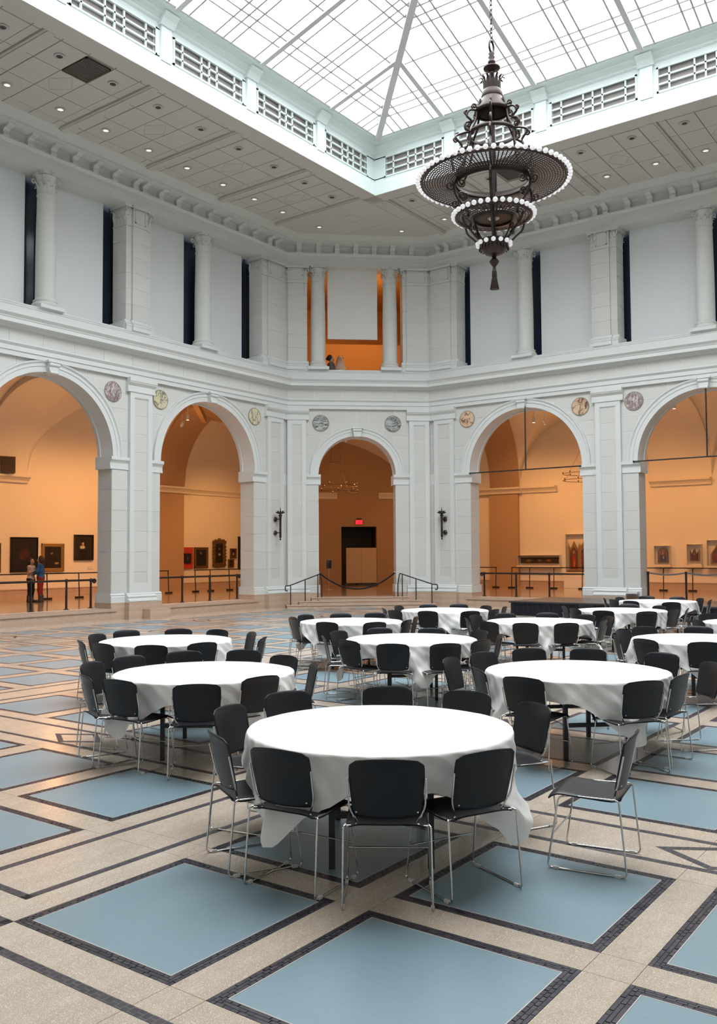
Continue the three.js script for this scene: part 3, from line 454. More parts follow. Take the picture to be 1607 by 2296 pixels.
  // keep those the view can hold first
  const inView = (p) => { const a = Math.atan2(p[1], p[0]); return a > -1.02 && a < -0.24 && p[0] > 2.7; }; const A = nearPieces.filter(inView), B = nearPieces.filter((p) => !inView(p)), one = A.slice(0, 300), rest = [...A.slice(300), ...B];
  const unit = new THREE.BoxGeometry(1, 1, 1); one.forEach((p, i) => { const m = mk('mosaic_tile', unit, M.tile[(i * 7) % 3], floor); m.position.set(p[0], -0.009, p[1]); m.scale.set(p[2] - 0.003, 0.018, p[3] - 0.003); });
  for (let c = 0; c < 3; c++) { const im = new THREE.InstancedMesh(unit, M.tile[c], Math.ceil((rest.length - c) / 3)); im.name = 'mosaic_tiles_rest'; im.userData.kind = 'stuff'; im.castShadow = im.receiveShadow = true; let n = 0; const mt = new THREE.Matrix4(); rest.forEach((p, i) => { if (i % 3 !== c) return; mt.makeScale(p[2] - 0.003, 0.018, p[3] - 0.003).setPosition(p[0], -0.009, p[1]); im.setMatrixAt(n++, mt); }); floor.add(im); }
}
// ---------------------------------------------------------------- raised galleries behind the arcades
const PF = 0.345, GZ = -30.5, GX = 38.0;
{
  const pl = struct(grp('floor_gallery'));
  mk('gallery_paving', [box(-2, 24.9, 0.0, PF, GZ - 0.3, ZL - 0.3), box(XR + 0.3, GX + 0.3, 0, PF, -17.4, 8)], M.galfloor, pl);
  { const g = poly([[24.9, 21.8], [24.9, 30.8], [38.3, 30.8], [38.3, 17.4], [28.7, 17.4], [28.7, 18.0], [25.1, 21.8]].reverse(), 0, PF - 0.001); g.rotateX(-PI / 2); mk('gallery_paving', g, M.galfloor, pl); }
  const L = struct(frameOf(grp('floor_platform_left'), 'left')), R = struct(frameOf(grp('floor_platform_right'), 'right'));
  for (const [a, b] of [[-15.87, -11.3], [-9.75, -5.15]]) { mk('platform_tread', box(a, b, 0.265, PF + 0.002, -0.45, 0.10), M.travertine, L); mk('platform_riser', box(a, b, 0.0, 0.27, -0.4, 0.055), M.travertine, L); mk('floor_kerb', box(a, b, -0.01, 0.03, 0, 0.16), M.travertine, L); }
  for (const [a, b] of [[5.5, 10.08], [11.64, 16.2]]) { mk('platform_tread', box(a, b, 0.265, PF + 0.002, -0.45, 0.10), M.travertine, R); mk('platform_riser', box(a, b, 0.0, 0.27, -0.4, 0.055), M.travertine, R); }
  // three steps up to the canted corner
  const S = struct(frameOf(grp('floor_steps'), 'corner')); const st = [[2.70, 0.95, 0.0, 0.115], [2.25, 0.62, 0.115, 0.23], [1.80, 0.30, 0.23, PF]];
  for (const [h, w, y0, y1] of st) mk('step', [box(-h + 0.02, h - 0.02, y0, y1 - 0.035, -0.7, w - 0.025), rbox(-h, h, y1 - 0.038, y1, -0.7, w, 0.012)], M.travertine, S);
}
// gallery walls and vaults
{
  const SPG = 4.95, CR = 3.1;
  const W = struct(grp('wall_gallery_left')), Wr = struct(grp('wall_gallery_right')), Wc = struct(grp('wall_gallery_corner'));
  mk('gallery_wall', box(-2, 33, 0, 9, GZ - 0.3, GZ), M.galwall, W); mk('gallery_wall', box(GX, GX + 0.3, 0, 9, -25, 8), M.galwall, Wr);
  mk('stone_skirting', [box(8, 32.84, PF, 0.62, GZ, GZ + 0.05), box(8, 32.84, 0.62, 0.66, GZ, GZ + 0.07)], M.travertine, W); mk('stone_skirting', [box(GX - 0.05, GX, PF, 0.62, -24.8, 0), box(GX - 0.07, GX, 0.62, 0.66, -24.8, 0)], M.travertine, Wr);
  // canted back wall with a doorway
  { const g = grp('canted_wall', Wc); g.position.set(C0[0], 0, C0[2]); g.rotation.y = CHT; const b = -12; const s = new THREE.Shape([[-4.6, 0], [4.6, 0], [4.6, 9], [-4.6, 9]].map((p) => new THREE.Vector2(...p))); s.holes.push(new THREE.Path([[0.31, PF], [2.1, PF], [2.1, 3.3], [0.31, 3.3]].map((p) => new THREE.Vector2(...p)))); const e = new THREE.ExtrudeGeometry(s, { depth: 0.5, bevelEnabled: false }); e.translate(0, 0, b - 0.5); mk('gallery_wall', e, M.galpier, Wc).position.set(0, 0, 0); const mm = Wc.children[Wc.children.length - 1]; mm.position.set(C0[0], 0, C0[2]); mm.rotation.y = CHT; Wc.remove(g);
    const f = (n, ge, m) => { const o = mk(n, ge, m, Wc); o.position.set(C0[0], 0, C0[2]); o.rotation.y = CHT; return o; };
    f('doorway_back', box(0.0, 2.6, 0, 3.6, b - 2.3, b - 2.2), M.can); f('doorway_side', [box(0.1, 0.31, 0, 3.5, b - 2.3, b - 0.5), box(2.1, 2.3, 0, 3.5, b - 2.3, b - 0.5), box(0.1, 2.3, 3.3, 3.5, b - 2.3, b - 0.5)], M.can);
    f('wall_cornice', [sweep([[0, 4.7], [0.06, 4.7], [0.1, 4.8], [0.2, 4.92], [0.2, 5.0], [0, 5.0]], -2.9, 0.1), sweep([[0, 4.7], [0.06, 4.7], [0.1, 4.8], [0.2, 4.92], [0.2, 5.0], [0, 5.0]], 2.2, 4.0)].map((q) => q.translate(0, 0, b)), M.galwall);
  }
  const pierL = [[18.15, 20.0, 0], [26.55, 27.95, 1]], pierR = [[-12.45, -9.95, 0], [-20.1, -18.6, 1]];
  const corb = [[0, 4.70], [0.10, 4.70], [0.13, 4.78], [0.22, 4.86], [0.30, 4.90], [0.32, 4.98], [0, 4.98]];
  for (const [a, b, full] of pierL) { if (full) { mk('wall_pier', box(a, b, PF, 4.75, GZ, GZ + 0.16), M.galpier, W); mk('wall_cornice', sweep(corb, b, 32.8).translate(0, 0, GZ), M.galwall, W); mk('pier_cornice', sweep(corb, a - 0.25, b + 0.25).translate(0, 0, GZ + 0.14), M.galwall, W); } else mk('corbel', sweep(corb, a - 0.1, b + 0.05).translate(0, 0, GZ), M.galwall, W); }
  for (const [a, b, full] of pierR) { const tf = (g) => { g.rotateY(-PI / 2); g.translate(GX, 0, 0); return g; }; if (full) { mk('wall_pier', box(GX - 0.16, GX, PF, 4.75, a, b), M.galpier, Wr); mk('wall_cornice', tf(sweep(corb, b, b + 1.9)), M.galwall, Wr); mk('pier_cornice', tf(sweep(corb, a - 3, b + 0.2).translate(0, 0, 0.14)), M.galwall, Wr); } else mk('corbel', tf(sweep(corb, a, b)), M.galwall, Wr); }
  // groin vaults as real surfaces: height = higher of the two barrels
  const semi = (t) => Math.sqrt(Math.max(0, 1 - t * t));
  const Vt = struct(grp('ceiling_gallery'));
  const zf = ZL - 0.62, xf = XR + 0.62;
  const skew = (f0, f1, b0, b1, right, lower) => grid(44, 44, (s, t) => { const a0 = f0 + (b0 - f0) * t, a1 = f1 + (b1 - f1) * t, u = a0 + (a1 - a0) * s, dep = right ? xf + (GX - xf) * t : zf + (GZ - zf) * t; let h = SPG + (CR - (lower || 0)) * semi(2 * t - 1); if (!lower) h = Math.max(h, SPG + CR * semi(2 * s - 1)); return right ? [dep, h, u] : [u, h, dep]; });
  for (const [a, b, c, d] of [[12.67, 16.96, 12.6, 18.15], [18.8, 23.1, 20.0, 26.5]]) mk('vault_bay', skew(a, b, c, d, false), M.galwall, Vt);
  const half = (f0, f1, b0, b1, right) => grid(8, 44, (s, t) => { const a0 = f0 + (b0 - f0) * t, a1 = f1 + (b1 - f1) * t, u = a0 + (a1 - a0) * s, dep = right ? xf + (GX - xf) * t : zf + (GZ - zf) * t, h = SPG + (CR - 0.04) * (t < 0.5 ? 1 : semi(2 * t - 1)); return right ? [dep, h, u] : [u, h, dep]; }); mk('vault_bay', half(24.9, 31, 28.1, 37, false), M.galwall, Vt); mk('vault_bay', half(-24, -17.5, -29, -20.1, true), M.galwall, Vt);
  // barrel vault of the corner, along the exit arch
  { const g = grid(40, 20, (s, t) => { const u = -3.5 + 7 * s, ws = -0.66 - Math.max(0, Math.abs(u) - 2.2) * 1.1, w = ws + (-12.05 - ws) * t; return [C0[0] + u * Math.cos(CHT) + w * Math.sin(CHT), 4.6 + 3.3 * semi(u / 4.6), C0[2] - u * Math.sin(CHT) + w * Math.cos(CHT)]; }); mk('vault_bay', g, M.galpier, Vt); }
  for (const [a, b, c, d] of [[-15.84, -11.58, -18.6, -12.45], [-9.70, -5.44, -9.95, -4.0]]) mk('vault_bay', skew(a, b, c, d, true), M.galwall, Vt);
  // transverse arches
  const ribSide = (f, b, right) => grid(44, 1, (s, t) => { const u = f + (b - f) * s, dep = right ? xf + (GX - xf) * s : zf + (GZ - zf) * s, h = SPG + (CR - 0.2) * semi(2 * s - 1) + t * 0.7; return right ? [dep, h, u] : [u, h, dep]; });
  for (const [a, b, c, d, m] of [[16.96, 18.8, 18.15, 20.0, 0], [23.1, 24.9, 26.5, 28.1, 1]]) mk('transverse_arch', [skew(a - 0.02, b + 0.02, c - 0.02, d + 0.02, false, 0.2), ribSide(a - 0.02, c - 0.02, false), ribSide(b + 0.02, d + 0.02, false)], m ? M.galpier : M.galwall, Vt);
  for (const [a, b, c, d, m] of [[-11.58, -9.70, -12.45, -9.95, 0], [-17.5, -15.84, -20.1, -18.6, 1]]) mk('transverse_arch', [skew(a - 0.02, b + 0.02, c - 0.02, d + 0.02, true, 0.2), ribSide(a - 0.02, c - 0.02, true), ribSide(b + 0.02, d + 0.02, true)], m ? M.galpier : M.galwall, Vt);
  mk('gallery_end', [box(-2.3, -2, 0, 8.9, GZ - 0.3, ZL), box(XR, GX + 0.3, 0, 8.9, 7.9, 8.2)], M.galwall, Vt);
  mk('gallery_lid', [box(-2.3, GX + 0.3, 8.75, 8.9, GZ - 0.3, ZL - 0.66), box(XR + 0.66, GX + 0.3, 8.75, 8.9, -22.2, 8)], M.galpier, Vt);
  // room behind the upper opening of the corner
  const Ur = struct(frameOf(grp('wall_upper_room'), 'corner'));
  mk('room_wall', [box(-6, 6, 7.6, 13.6, -8.3, -8), box(-6.2, -6, 7.6, 13.6, -8.3, -0.66), box(6, 6.2, 7.6, 13.6, -8.3, -0.66)], M.orange, Ur); mk('room_partition', box(-0.9, 4.5, 7.6, 11.0, -5.6, -5.4), M.orange, Ur); mk('room_ceiling', box(-6, 6, 13.2, 13.4, -8.3, -0.7), M.orange, Ur); mk('room_floor', box(-6, 6, 7.75, 7.9, -8.3, -0.66), M.galpier, Ur); mk('room_front', [box(-6, -2.6, 8.6, 13.4, -0.8, -0.66), box(2.6, 6, 8.6, 13.4, -0.8, -0.66), box(-6, 6, 12.66, 13.4, -0.8, -0.66), box(-6, 6, 7.6, 8.6, -0.8, -0.66)], M.orange, Ur);
}
// ---------------------------------------------------------------- tables, cloths, chairs
const tables = { T1: [4.927, -3.452], T2: [6.268, -6.497], T3: [8.297, -9.351], T4: [10.267, -6.663], T5: [8.383, -3.512], T6: [12.408, -9.279], T7: [15.874, -9.477], T8: [14.111, -6.568], T9: [17.684, -6.454], T10: [21.433, -6.919], T11: [12.314, -3.404], T12: [15.735, -3.417] };
const chairSpots = {
  T1: [[4.08, -3.42, 1.61], [4.18, -2.88, 2.23], [4.58, -2.63, 2.74], [4.18, -3.9, 1.04], [4.75, -4.4, 0.18], [5.36, -4.5, -0.39], [5.92, -4.07, -1.01], [6.03, -3.51, -1.52], [5.83, -2.97, -2.06]],
  T2: [[5.9, -7.47, 0.36], [5.41, -6.85, 1.18], [5.39, -6.45, 1.63], [5.53, -5.81, 2.32], [6.09, -5.76, 2.91], [6.4, -7.61, -0.12], [6.97, -7.5, -0.61], [7.34, -7.08, -1.07], [7.14, -6.43, -1.65], [6.87, -5.89, -2.36]],
  T3: [[7.48, -9.72, 1.14], [7.4, -9.26, 1.67], [7.54, -8.7, 2.28], [8.01, -8.49, 2.82], [8.03, -10.18, 0.32], [8.55, -10.36, -0.24], [9.01, -9.94, -0.88], [9.16, -9.45, -1.45], [9.14, -8.86, -2.1], [8.78, -8.33, -2.7]],
  T6: [[11.71, -9.69, 1.03], [12.59, -10.25, -0.18], [11.66, -9.09, 1.82], [13.09, -9.98, -0.77], [11.96, -8.58, 2.58], [13.47, -9.61, -1.27], [12.49, -8.44, -3.05], [13.04, -8.64, -2.37], [12.07, -10.03, 0.42]],
  T4: [[9.59, -7.33, 0.79], [10.19, -7.62, 0.08], [9.39, -6.85, 1.36], [9.31, -6.28, 1.96], [9.64, -5.84, 2.49], [10.8, -7.45, -0.6], [11.05, -6.88, -1.3], [10.16, -5.74, 3.02], [11.16, -6.31, -1.95], [10.79, -5.85, -2.57]],
  T7: [[15.19, -10.24, 0.73], [14.78, -9.77, 1.31], [15.85, -10.35, 0.03], [16.42, -10.13, -0.69], [16.84, -9.75, -1.3], [14.89, -9.19, 1.85], [15.22, -8.63, 2.48], [16.57, -9.11, -2.06], [15.81, -8.54, 3.08], [16.53, -8.71, -2.43]],
  T8: [[13.6, -7.41, 0.55], [14.13, -7.58, -0.01], [13.1, -6.83, 1.32], [13.16, -6.33, 1.82], [13.45, -5.88, 2.38], [14.69, -7.38, -0.62], [15.11, -6.9, -1.25], [15.03, -6.26, -1.89], [14.11, -5.68, 3.14], [14.86, -5.86, -2.33]],
  T9: [[17.49, -7.33, 0.22], [17.04, -6.94, 0.92], [16.72, -6.39, 1.64], [16.84, -5.74, 2.27], [18.15, -7.21, -0.56], [18.65, -6.66, -1.36], [18.36, -6.08, -2.07], [17.48, -5.54, 2.93], [17.91, -5.46, -2.92]],
  T10: [[21.09, -7.84, 0.36], [20.7, -7.51, 0.89], [21.56, -7.68, -0.16], [22.38, -7.45, -1.06], [22.26, -6.8, -1.71], [20.38, -7.07, 1.43], [20.25, -6.28, 2.07], [21.96, -6.3, -2.44], [21.57, -5.99, -3]],
  T5: [[8.21, -4.59, 0.16], [7.8, -4.04, 0.83], [8.77, -4.57, -0.35], [9.34, -4.39, -0.83], [9.6, -3.91, -1.25], [9.62, -3.19, -1.83], [7.52, -3.55, 1.52], [7.79, -2.79, 2.45], [8.26, -2.7, 3], [9.1, -2.64, -2.45]],
  T11: [[11.87, -4.16, 0.54], [11.56, -3.74, 1.15], [12.49, -4.32, -0.19], [13.06, -4.3, -0.7], [13.41, -3.75, -1.26], [11.57, -3.18, 1.86]],
  T12: [[15.48, -4.25, 0.3], [15.15, -4.03, 0.76], [16.43, -4.28, -0.68]],
};

const tableHint = { T1: 'beside the stray sideways chair', T2: 'between stray chair and portrait gallery', T3: 'standing nearest the gold-framed portraits', T4: 'one short of the hall middle', T5: 'whose black trestle legs show below', T6: 'nearest the corner steps and handrails', T7: 'between the corner steps and stage', T8: 'in the middle of the hall', T9: 'next but one to the stage', T10: 'set closest against the black stage', T11: 'behind the one showing trestle legs', T12: 'two beyond the one showing trestle legs' };
const tableLabel = (k) => tableHint[k];
const tabR = 0.865;
const tProto = (() => {
  const t = thing('round_table', 'x', 'table', 'round banquet tables');
  mk('tabletop', lathe([[0, 0.715], [tabR - 0.01, 0.715], [tabR, 0.722], [tabR, 0.738], [tabR - 0.01, 0.745], [0, 0.745]], 48), M.tabletop, t);
  mk('apron', lathe([[tabR - 0.05, 0.69], [tabR - 0.03, 0.69], [tabR - 0.03, 0.715], [tabR - 0.05, 0.715]], 40), M.blackmetal, t);
  for (const s of [-1, 1]) {
    for (const q of [-1, 1]) mk('leg', box(s * 0.5 - 0.019, s * 0.5 + 0.019, 0.0, 0.70, q * 0.30 - 0.019, q * 0.30 + 0.019), M.blackmetal, t);
    mk('stretcher', [box(s * 0.5 - 0.016, s * 0.5 + 0.016, 0.30, 0.335, -0.3, 0.3), box(s * 0.5 - 0.016, s * 0.5 + 0.016, 0.66, 0.70, -0.3, 0.3)], M.blackmetal, t);
    mk('folding_brace', [rod([[s * 0.5, 0.32, 0], [s * 0.32, 0.45, 0], [s * 0.05, 0.69, 0]], 0.012, 6)], M.blackmetal, t);
  }
  return t;
})();
function clothGeo(half, turn, sd) {
  seed = sd; const nT = 300, nR = 26, ph = [...Array(9)].map(() => rr(0, 6.28)), R = tabR + 0.006, pos = [], uv = [], idx = [];
  const tri = (a) => { const t = ((a / (2 * PI)) % 1 + 1) % 1; return Math.abs(2 * t - 1) * 2 - 1; }; // creased rather than rounded folds
  const fold = (th, l) => 0.55 * tri(th * 6 + ph[0] + 1.3 * Math.sin(th * 2 + ph[1])) + 0.42 * tri(th * 11 + ph[2] + 1.2 * Math.sin(th * 3 + ph[7]) + l * 7) + 0.3 * Math.sin(th * 4 + ph[3]) + 0.16 * tri(th * 23 + ph[4] + Math.sin(th * 5 + ph[8]) * 2 - l * 16);
  for (let j = 0; j <= nR + 8; j++) for (let i = 0; i <= nT; i++) {
    const th = i / nT * 2 * PI, q = th - turn, m = Math.max(Math.abs(Math.cos(q)), Math.abs(Math.sin(q))); const L = Math.min(half / m, half * 1.36) - R;
    const k4 = Math.pow(Math.max(0, (1 - m) / 0.2929), 2.2); // 1 at the cloth's corners
    let r, y;
    if (j <= 8) { r = (R - 0.006) * Math.pow(j / 8, 0.8); y = 0.7505 + (j < 8 ? 0.0012 * Math.sin(r * 9 + th * 2) : 0); } else {
      const t = (j - 8) / nR, l = t * L, b = Math.min(1, l / 0.03); const f = fold(th, l);
      r = R + 0.010 * Math.sin(b * PI / 2) + l * (0.13 + 0.10 * k4) + f * (0.24 * l + 0.06 * l * l) + 0.004 * b * tri(th * 31 + ph[5] + Math.sin(th * 7) + l * 40);
      y = 0.7495 - Math.max(0, l - 0.012) * (0.95 - 0.12 * Math.abs(f)) + 0.012 * t * Math.sin(th * 11 + ph[6]);
      if (y < 0.03) y = 0.03;
    }
    pos.push(Math.cos(th) * r, y, Math.sin(th) * r); uv.push(th, r);
  }
  const w = nT + 1; for (let j = 0; j < nR + 8; j++) for (let i = 0; i < nT; i++) { const a = j * w + i; idx.push(a, a + 1, a + w, a + 1, a + w + 1, a + w); }
  const g = new THREE.BufferGeometry(); g.setAttribute('position', new THREE.Float32BufferAttribute(pos, 3)); g.setAttribute('uv', new THREE.Float32BufferAttribute(uv, 2)); g.setIndex(idx); g.computeVertexNormals(); return g;
}
const clothTurn = { T1: 0.87, T2: 0.94, T3: 0.3, T4: 0.07, T5: 1.42, T6: 0.6, T7: 1.54, T8: 0.31, T9: 0.75, T10: 0.2, T11: 0.4, T12: 0.6 };
let first = true;
for (const k of Object.keys(tables)) {
  const [x, z] = tables[k]; const t = first ? tProto : copy(tProto); first = false; t.position.set(x, 0, z); t.rotation.set(0, { T5: 0.75 }[k] ?? 0.62, 0); t.userData.label = 'round folding table under white cloth, ' + tableLabel(k);
  const c = mk('tablecloth', clothGeo(1.075, clothTurn[k], 77 + k.length * 31 + Math.round(x * 100)), M.cloth); c.position.set(x, 0, z); tag(c, 'white cloth over the round table ' + tableLabel(k), 'tablecloth', 'white tablecloths');
}
seed = 4242;
// stacking chair: black shell seat and back on a chrome sled frame; faces +z, origin on the floor
const chair = thing('stacking_chair', 'x', 'chair', 'black stacking chairs round the tables');
{
  // seat shell
  const seatPt = (s, t, th) => { const x = (s - 0.5) * (0.45 - 0.03 * (1 - t) * 0), zz = -0.20 + t * 0.43; const dish = -0.016 * (1 - Math.pow(2 * s - 1, 2)) * Math.sin(Math.min(1, t * 1.15) * PI); const fall = t > 0.82 ? -Math.pow((t - 0.82) / 0.18, 2) * 0.035 : 0, rear = t < 0.15 ? Math.pow((0.15 - t) / 0.15, 2) * 0.012 : 0, up = 0.012 * Math.pow(Math.abs(2 * s - 1), 6); return [x * (1 - 0.10 * Math.pow(Math.max(0, (0.25 - t) / 0.25), 2)), 0.452 + dish + fall + rear - up + 0.02 * (t - 0.5), zz]; };
  const shell = (f, nu, nv, th) => { const top = grid(nu, nv, f), p = top.attributes.position.array.slice(), n = top.attributes.normal.array; const P = [...p], I = [...top.index.array], N = p.length / 3; for (let i = 0; i < N; i++) P.push(p[3 * i] + n[3 * i] * th, p[3 * i + 1] + n[3 * i + 1] * th, p[3 * i + 2] + n[3 * i + 2] * th); const m = I.length; for (let i = 0; i < m; i += 3) I.push(I[i] + N, I[i + 2] + N, I[i + 1] + N); const w = nu + 1, e = []; for (let i = 0; i < nu; i++) e.push([i, i + 1], [nv * w + i + 1, nv * w + i]); for (let j = 0; j < nv; j++) e.push([(j + 1) * w, j * w], [j * w + nu, (j + 1) * w + nu]); for (const [a, b] of e) I.push(a, a + N, b, b, a + N, b + N); const g = new THREE.BufferGeometry(); g.setAttribute('position', new THREE.Float32BufferAttribute(P, 3)); g.setIndex(I); g.computeVertexNormals(); return g; };
  const rc = (s, t, r) => s; // corner rounding done in the point functions
  mk('seat', shell((s, t) => seatPt(s, t), 14, 16, 0.008), M.plastic, chair);
  const backPt = (s, t) => { // t 0 bottom .. 1 top
    const y = 0.485 + t * 0.325, a = 2 * s - 1; const wTop = 0.205, cut = t > 0.8 ? Math.sqrt(1 - Math.pow((t - 0.8) / 0.2, 2)) * 0.18 + 0.82 : t < 0.14 ? 0.93 + 0.07 * Math.sqrt(Math.max(0, 1 - Math.pow((0.14 - t) / 0.14, 2))) : 1; const x = a * (0.185 + 0.02 * Math.min(1, t * 1.6)) * cut; const curve = 0.028 * a * a, lean = -0.195 - t * 0.07; const yy = y + (t > 0.9 ? -0.012 * a * a : 0) + (t < 0.08 ? -0.008 * (1 - a * a) : 0); return [x, yy, lean + curve - (t > 0.86 ? (t - 0.86) * 0.09 : 0)];
  };
  const back = mk('backrest', shell(backPt, 16, 16, 0.009), M.plastic, chair);
  const r = 0.0058;
  for (const s of [-1, 1]) {
    const X = (v) => s * v;
    const sled = mk('sled_frame', rod([[X(0.205), 0.435, -0.10], [X(0.225), 0.442, -0.175], [X(0.236), 0.432, -0.195], [X(0.242), 0.0065, -0.235], [X(0.242), 0.0065, 0.235], [X(0.226), 0.428, 0.165], [X(0.214), 0.437, 0.10], [X(0.222), 0.440, -0.16]], r, 8, 0.03), M.chrome, chair);
    mk('back_upright', rod([[X(0.226), 0.436, -0.175], [X(0.178), 0.432, -0.165], [X(0.16), 0.445, -0.155], [X(0.205), 0.535, -0.185], [X(0.211), 0.70, -0.222]], r, 8, 0.03), M.chrome, chair);
    for (const q of [-0.1825, 0.1825]) mk('floor_glide', box(X(0.242) - 0.009, X(0.242) + 0.009, 0.0005, 0.016, q - 0.0175, q + 0.0175), M.glide, sled);
    mk('rivet', new THREE.SphereGeometry(0.006, 8, 6).translate(X(0.165), 0.515, -0.197), M.chrome, back);
  }
  mk('crossbar', rod([[-0.234, 0.20, 0.204], [0.234, 0.20, 0.204]], 0.005, 8), M.chrome, chair); mk('seat_bar', rod([[-0.214, 0.432, 0.12], [0.214, 0.432, 0.12]], 0.005, 8), M.chrome, chair);
}
{
  const sideOf = (dx, dz) => Math.abs(dx) > Math.abs(dz) ? (dx > 0 ? 'stage side' : 'side away from stage') : (dz < 0 ? 'portrait side' : 'side away from portraits');
  let f = true; const put = (x, z, a, label) => { const c = f ? chair : copy(chair); f = false; c.position.set(x, 0, z); c.rotation.set(0, a, 0); c.userData.label = label; return c; };
  const solo = put(5.39, -2.16, -2.97, 'black stacking chair on chrome sled frame left standing aside, turned sideways to its table'); delete solo.userData.group;
  for (const k of Object.keys(chairSpots)) for (const [x, z, a] of chairSpots[k]) { const c = put(x, z, a + rr(-0.08, 0.08), 'black chair at the table ' + tableLabel(k) + ', ' + sideOf(x - tables[k][0], z - tables[k][1])); c.userData.group = 'black stacking chairs round the tables'; }
}
// ---------------------------------------------------------------- stage
{
  const s = thing('stage', 'low black platform stage with brown deck and pleated black skirt', 'stage', null, [25.1, 0, -12.6]);
  const L = 15.5, D = 2.8; mk('deck', rbox(0, D, 0.40, 0.445, 0, L, 0.008), M.deck, s);
  const pleat = (len, n) => grid(n * 6, 1, (u, t) => { const a = u * n * 2 * PI; return [u * len, t * 0.41 + 0.002, 0.025 * Math.sin(a) + 0.012 * Math.sin(a * 2.3 + 1) - 0.01 * (1 - t)]; });
  const f = pleat(L, 90); f.rotateY(-PI / 2); f.translate(-0.03, 0, 0); mk('skirt', [f, pleat(D, 16).translate(0, 0, -0.03)], std({ color: lin(0.008, 0.009, 0.016), roughness: 0.95, side: THREE.DoubleSide }), s);
  mk('skirt_band', [box(-0.065, -0.055, 0.39, 0.42, -0.06, L), box(-0.06, D, 0.39, 0.42, -0.065, -0.055)], M.blackmetal, s);
  const lg = []; for (let k = 0; k < 7; k++) { const z = 0.3 + k * 2.4; for (const x of [0.2, D - 0.2]) mk('leg', cyl(0.025, 0.025, 0.4, 8).translate(x, 0, z), M.blackmetal, s); }
}
// ---------------------------------------------------------------- marble medallions in the spandrels
{
  const marble = (i, base, vein, dark, sx, sy) => std({ roughness: 0.3, map: tex(256, (u, v) => { const w = fbm(u * 5 * sx + i * 17, v * 5 * sy + i * 5, 64, 5), q = Math.abs(fbm(u * 4 * sx + w * 2.4 + i * 9, v * 4 * sy + w * 1.3, 64, 5) - 0.5) * 2, k = Math.abs(fbm(u * 3 * sx + i * 31 + w, v * 3 * sy + w * 2, 64, 4) - 0.5) * 2; let c = mix3(base, vein, Math.pow(1 - q, 5)); c = mix3(c, dark, Math.pow(1 - k, 16) * 0.95); return c; }) });
  const kinds = { red: [[0.80, 0.78, 0.76], [0.50, 0.40, 0.42], [0.36, 0.27, 0.30], 2.4, 1], cream: [[0.84, 0.81, 0.68], [0.80, 0.76, 0.60], [0.30, 0.32, 0.34], 1, 0.8], grey: [[0.76, 0.77, 0.74], [0.50, 0.52, 0.52], [0.18, 0.19, 0.22], 0.7, 2.6], pink: [[0.86, 0.75, 0.63], [0.80, 0.66, 0.54], [0.24, 0.14, 0.14], 0.7, 0.5] };
  const disc = lathe([[0, 0.03], [0.27, 0.03], [0.285, 0.02], [0.285, 0]], 40).rotateX(PI / 2), rim = new THREE.TorusGeometry(0.297, 0.016, 8, 44); const uvd = disc.attributes.position, uva = new Float32Array(uvd.count * 2); for (let i = 0; i < uvd.count; i++) { uva[2 * i] = uvd.getX(i) * 1.6 + 0.5; uva[2 * i + 1] = uvd.getY(i) * 1.6 + 0.5; } disc.setAttribute('uv', new THREE.BufferAttribute(uva, 2));
  const med = (which, u, y, kind, i, label) => { const g = thing('marble_medallion', label, 'medallion'); frameOf(g, which); const d = grp; const m = mk('marble_disc', disc, marble(i, ...kinds[kind]), g); m.position.set(u, y, 0.004); const q = mk('bronze_rim', rim, std({ color: lin(0.30, 0.27, 0.20), roughness: 0.5 }), g); q.position.set(u, y, 0.012); };
  med('left', -11.44, 6.78, 'red', 1, 'round red-veined marble disc beside the arch of the embracing couple');
  med('left', -9.61, 6.79, 'cream', 2, 'round cream marble disc with grey smudges beside the pilaster, over the red panel arch');
  med('left', -5.30, 6.78, 'cream', 3, 'round cream and grey marble disc over the torch next to the ornate-framed painting arch');
  med('corner', -1.41, 6.75, 'grey', 4, 'round grey streaked marble disc over the exit arch, on the portrait gallery side');
  med('corner', 1.28, 6.75, 'grey', 5, 'round grey streaked marble disc over the exit arch, on the stage side');
  med('right', 5.57, 6.79, 'pink', 6, 'round pinkish marble disc with a jagged black crack');
  med('right', 9.89, 6.81, 'pink', 7, 'round tan marble disc with mottled brown half and dark spot');
  med('right', 11.71, 6.80, 'red', 8, 'round silvery brown marble disc over the gabled panels arch');
}
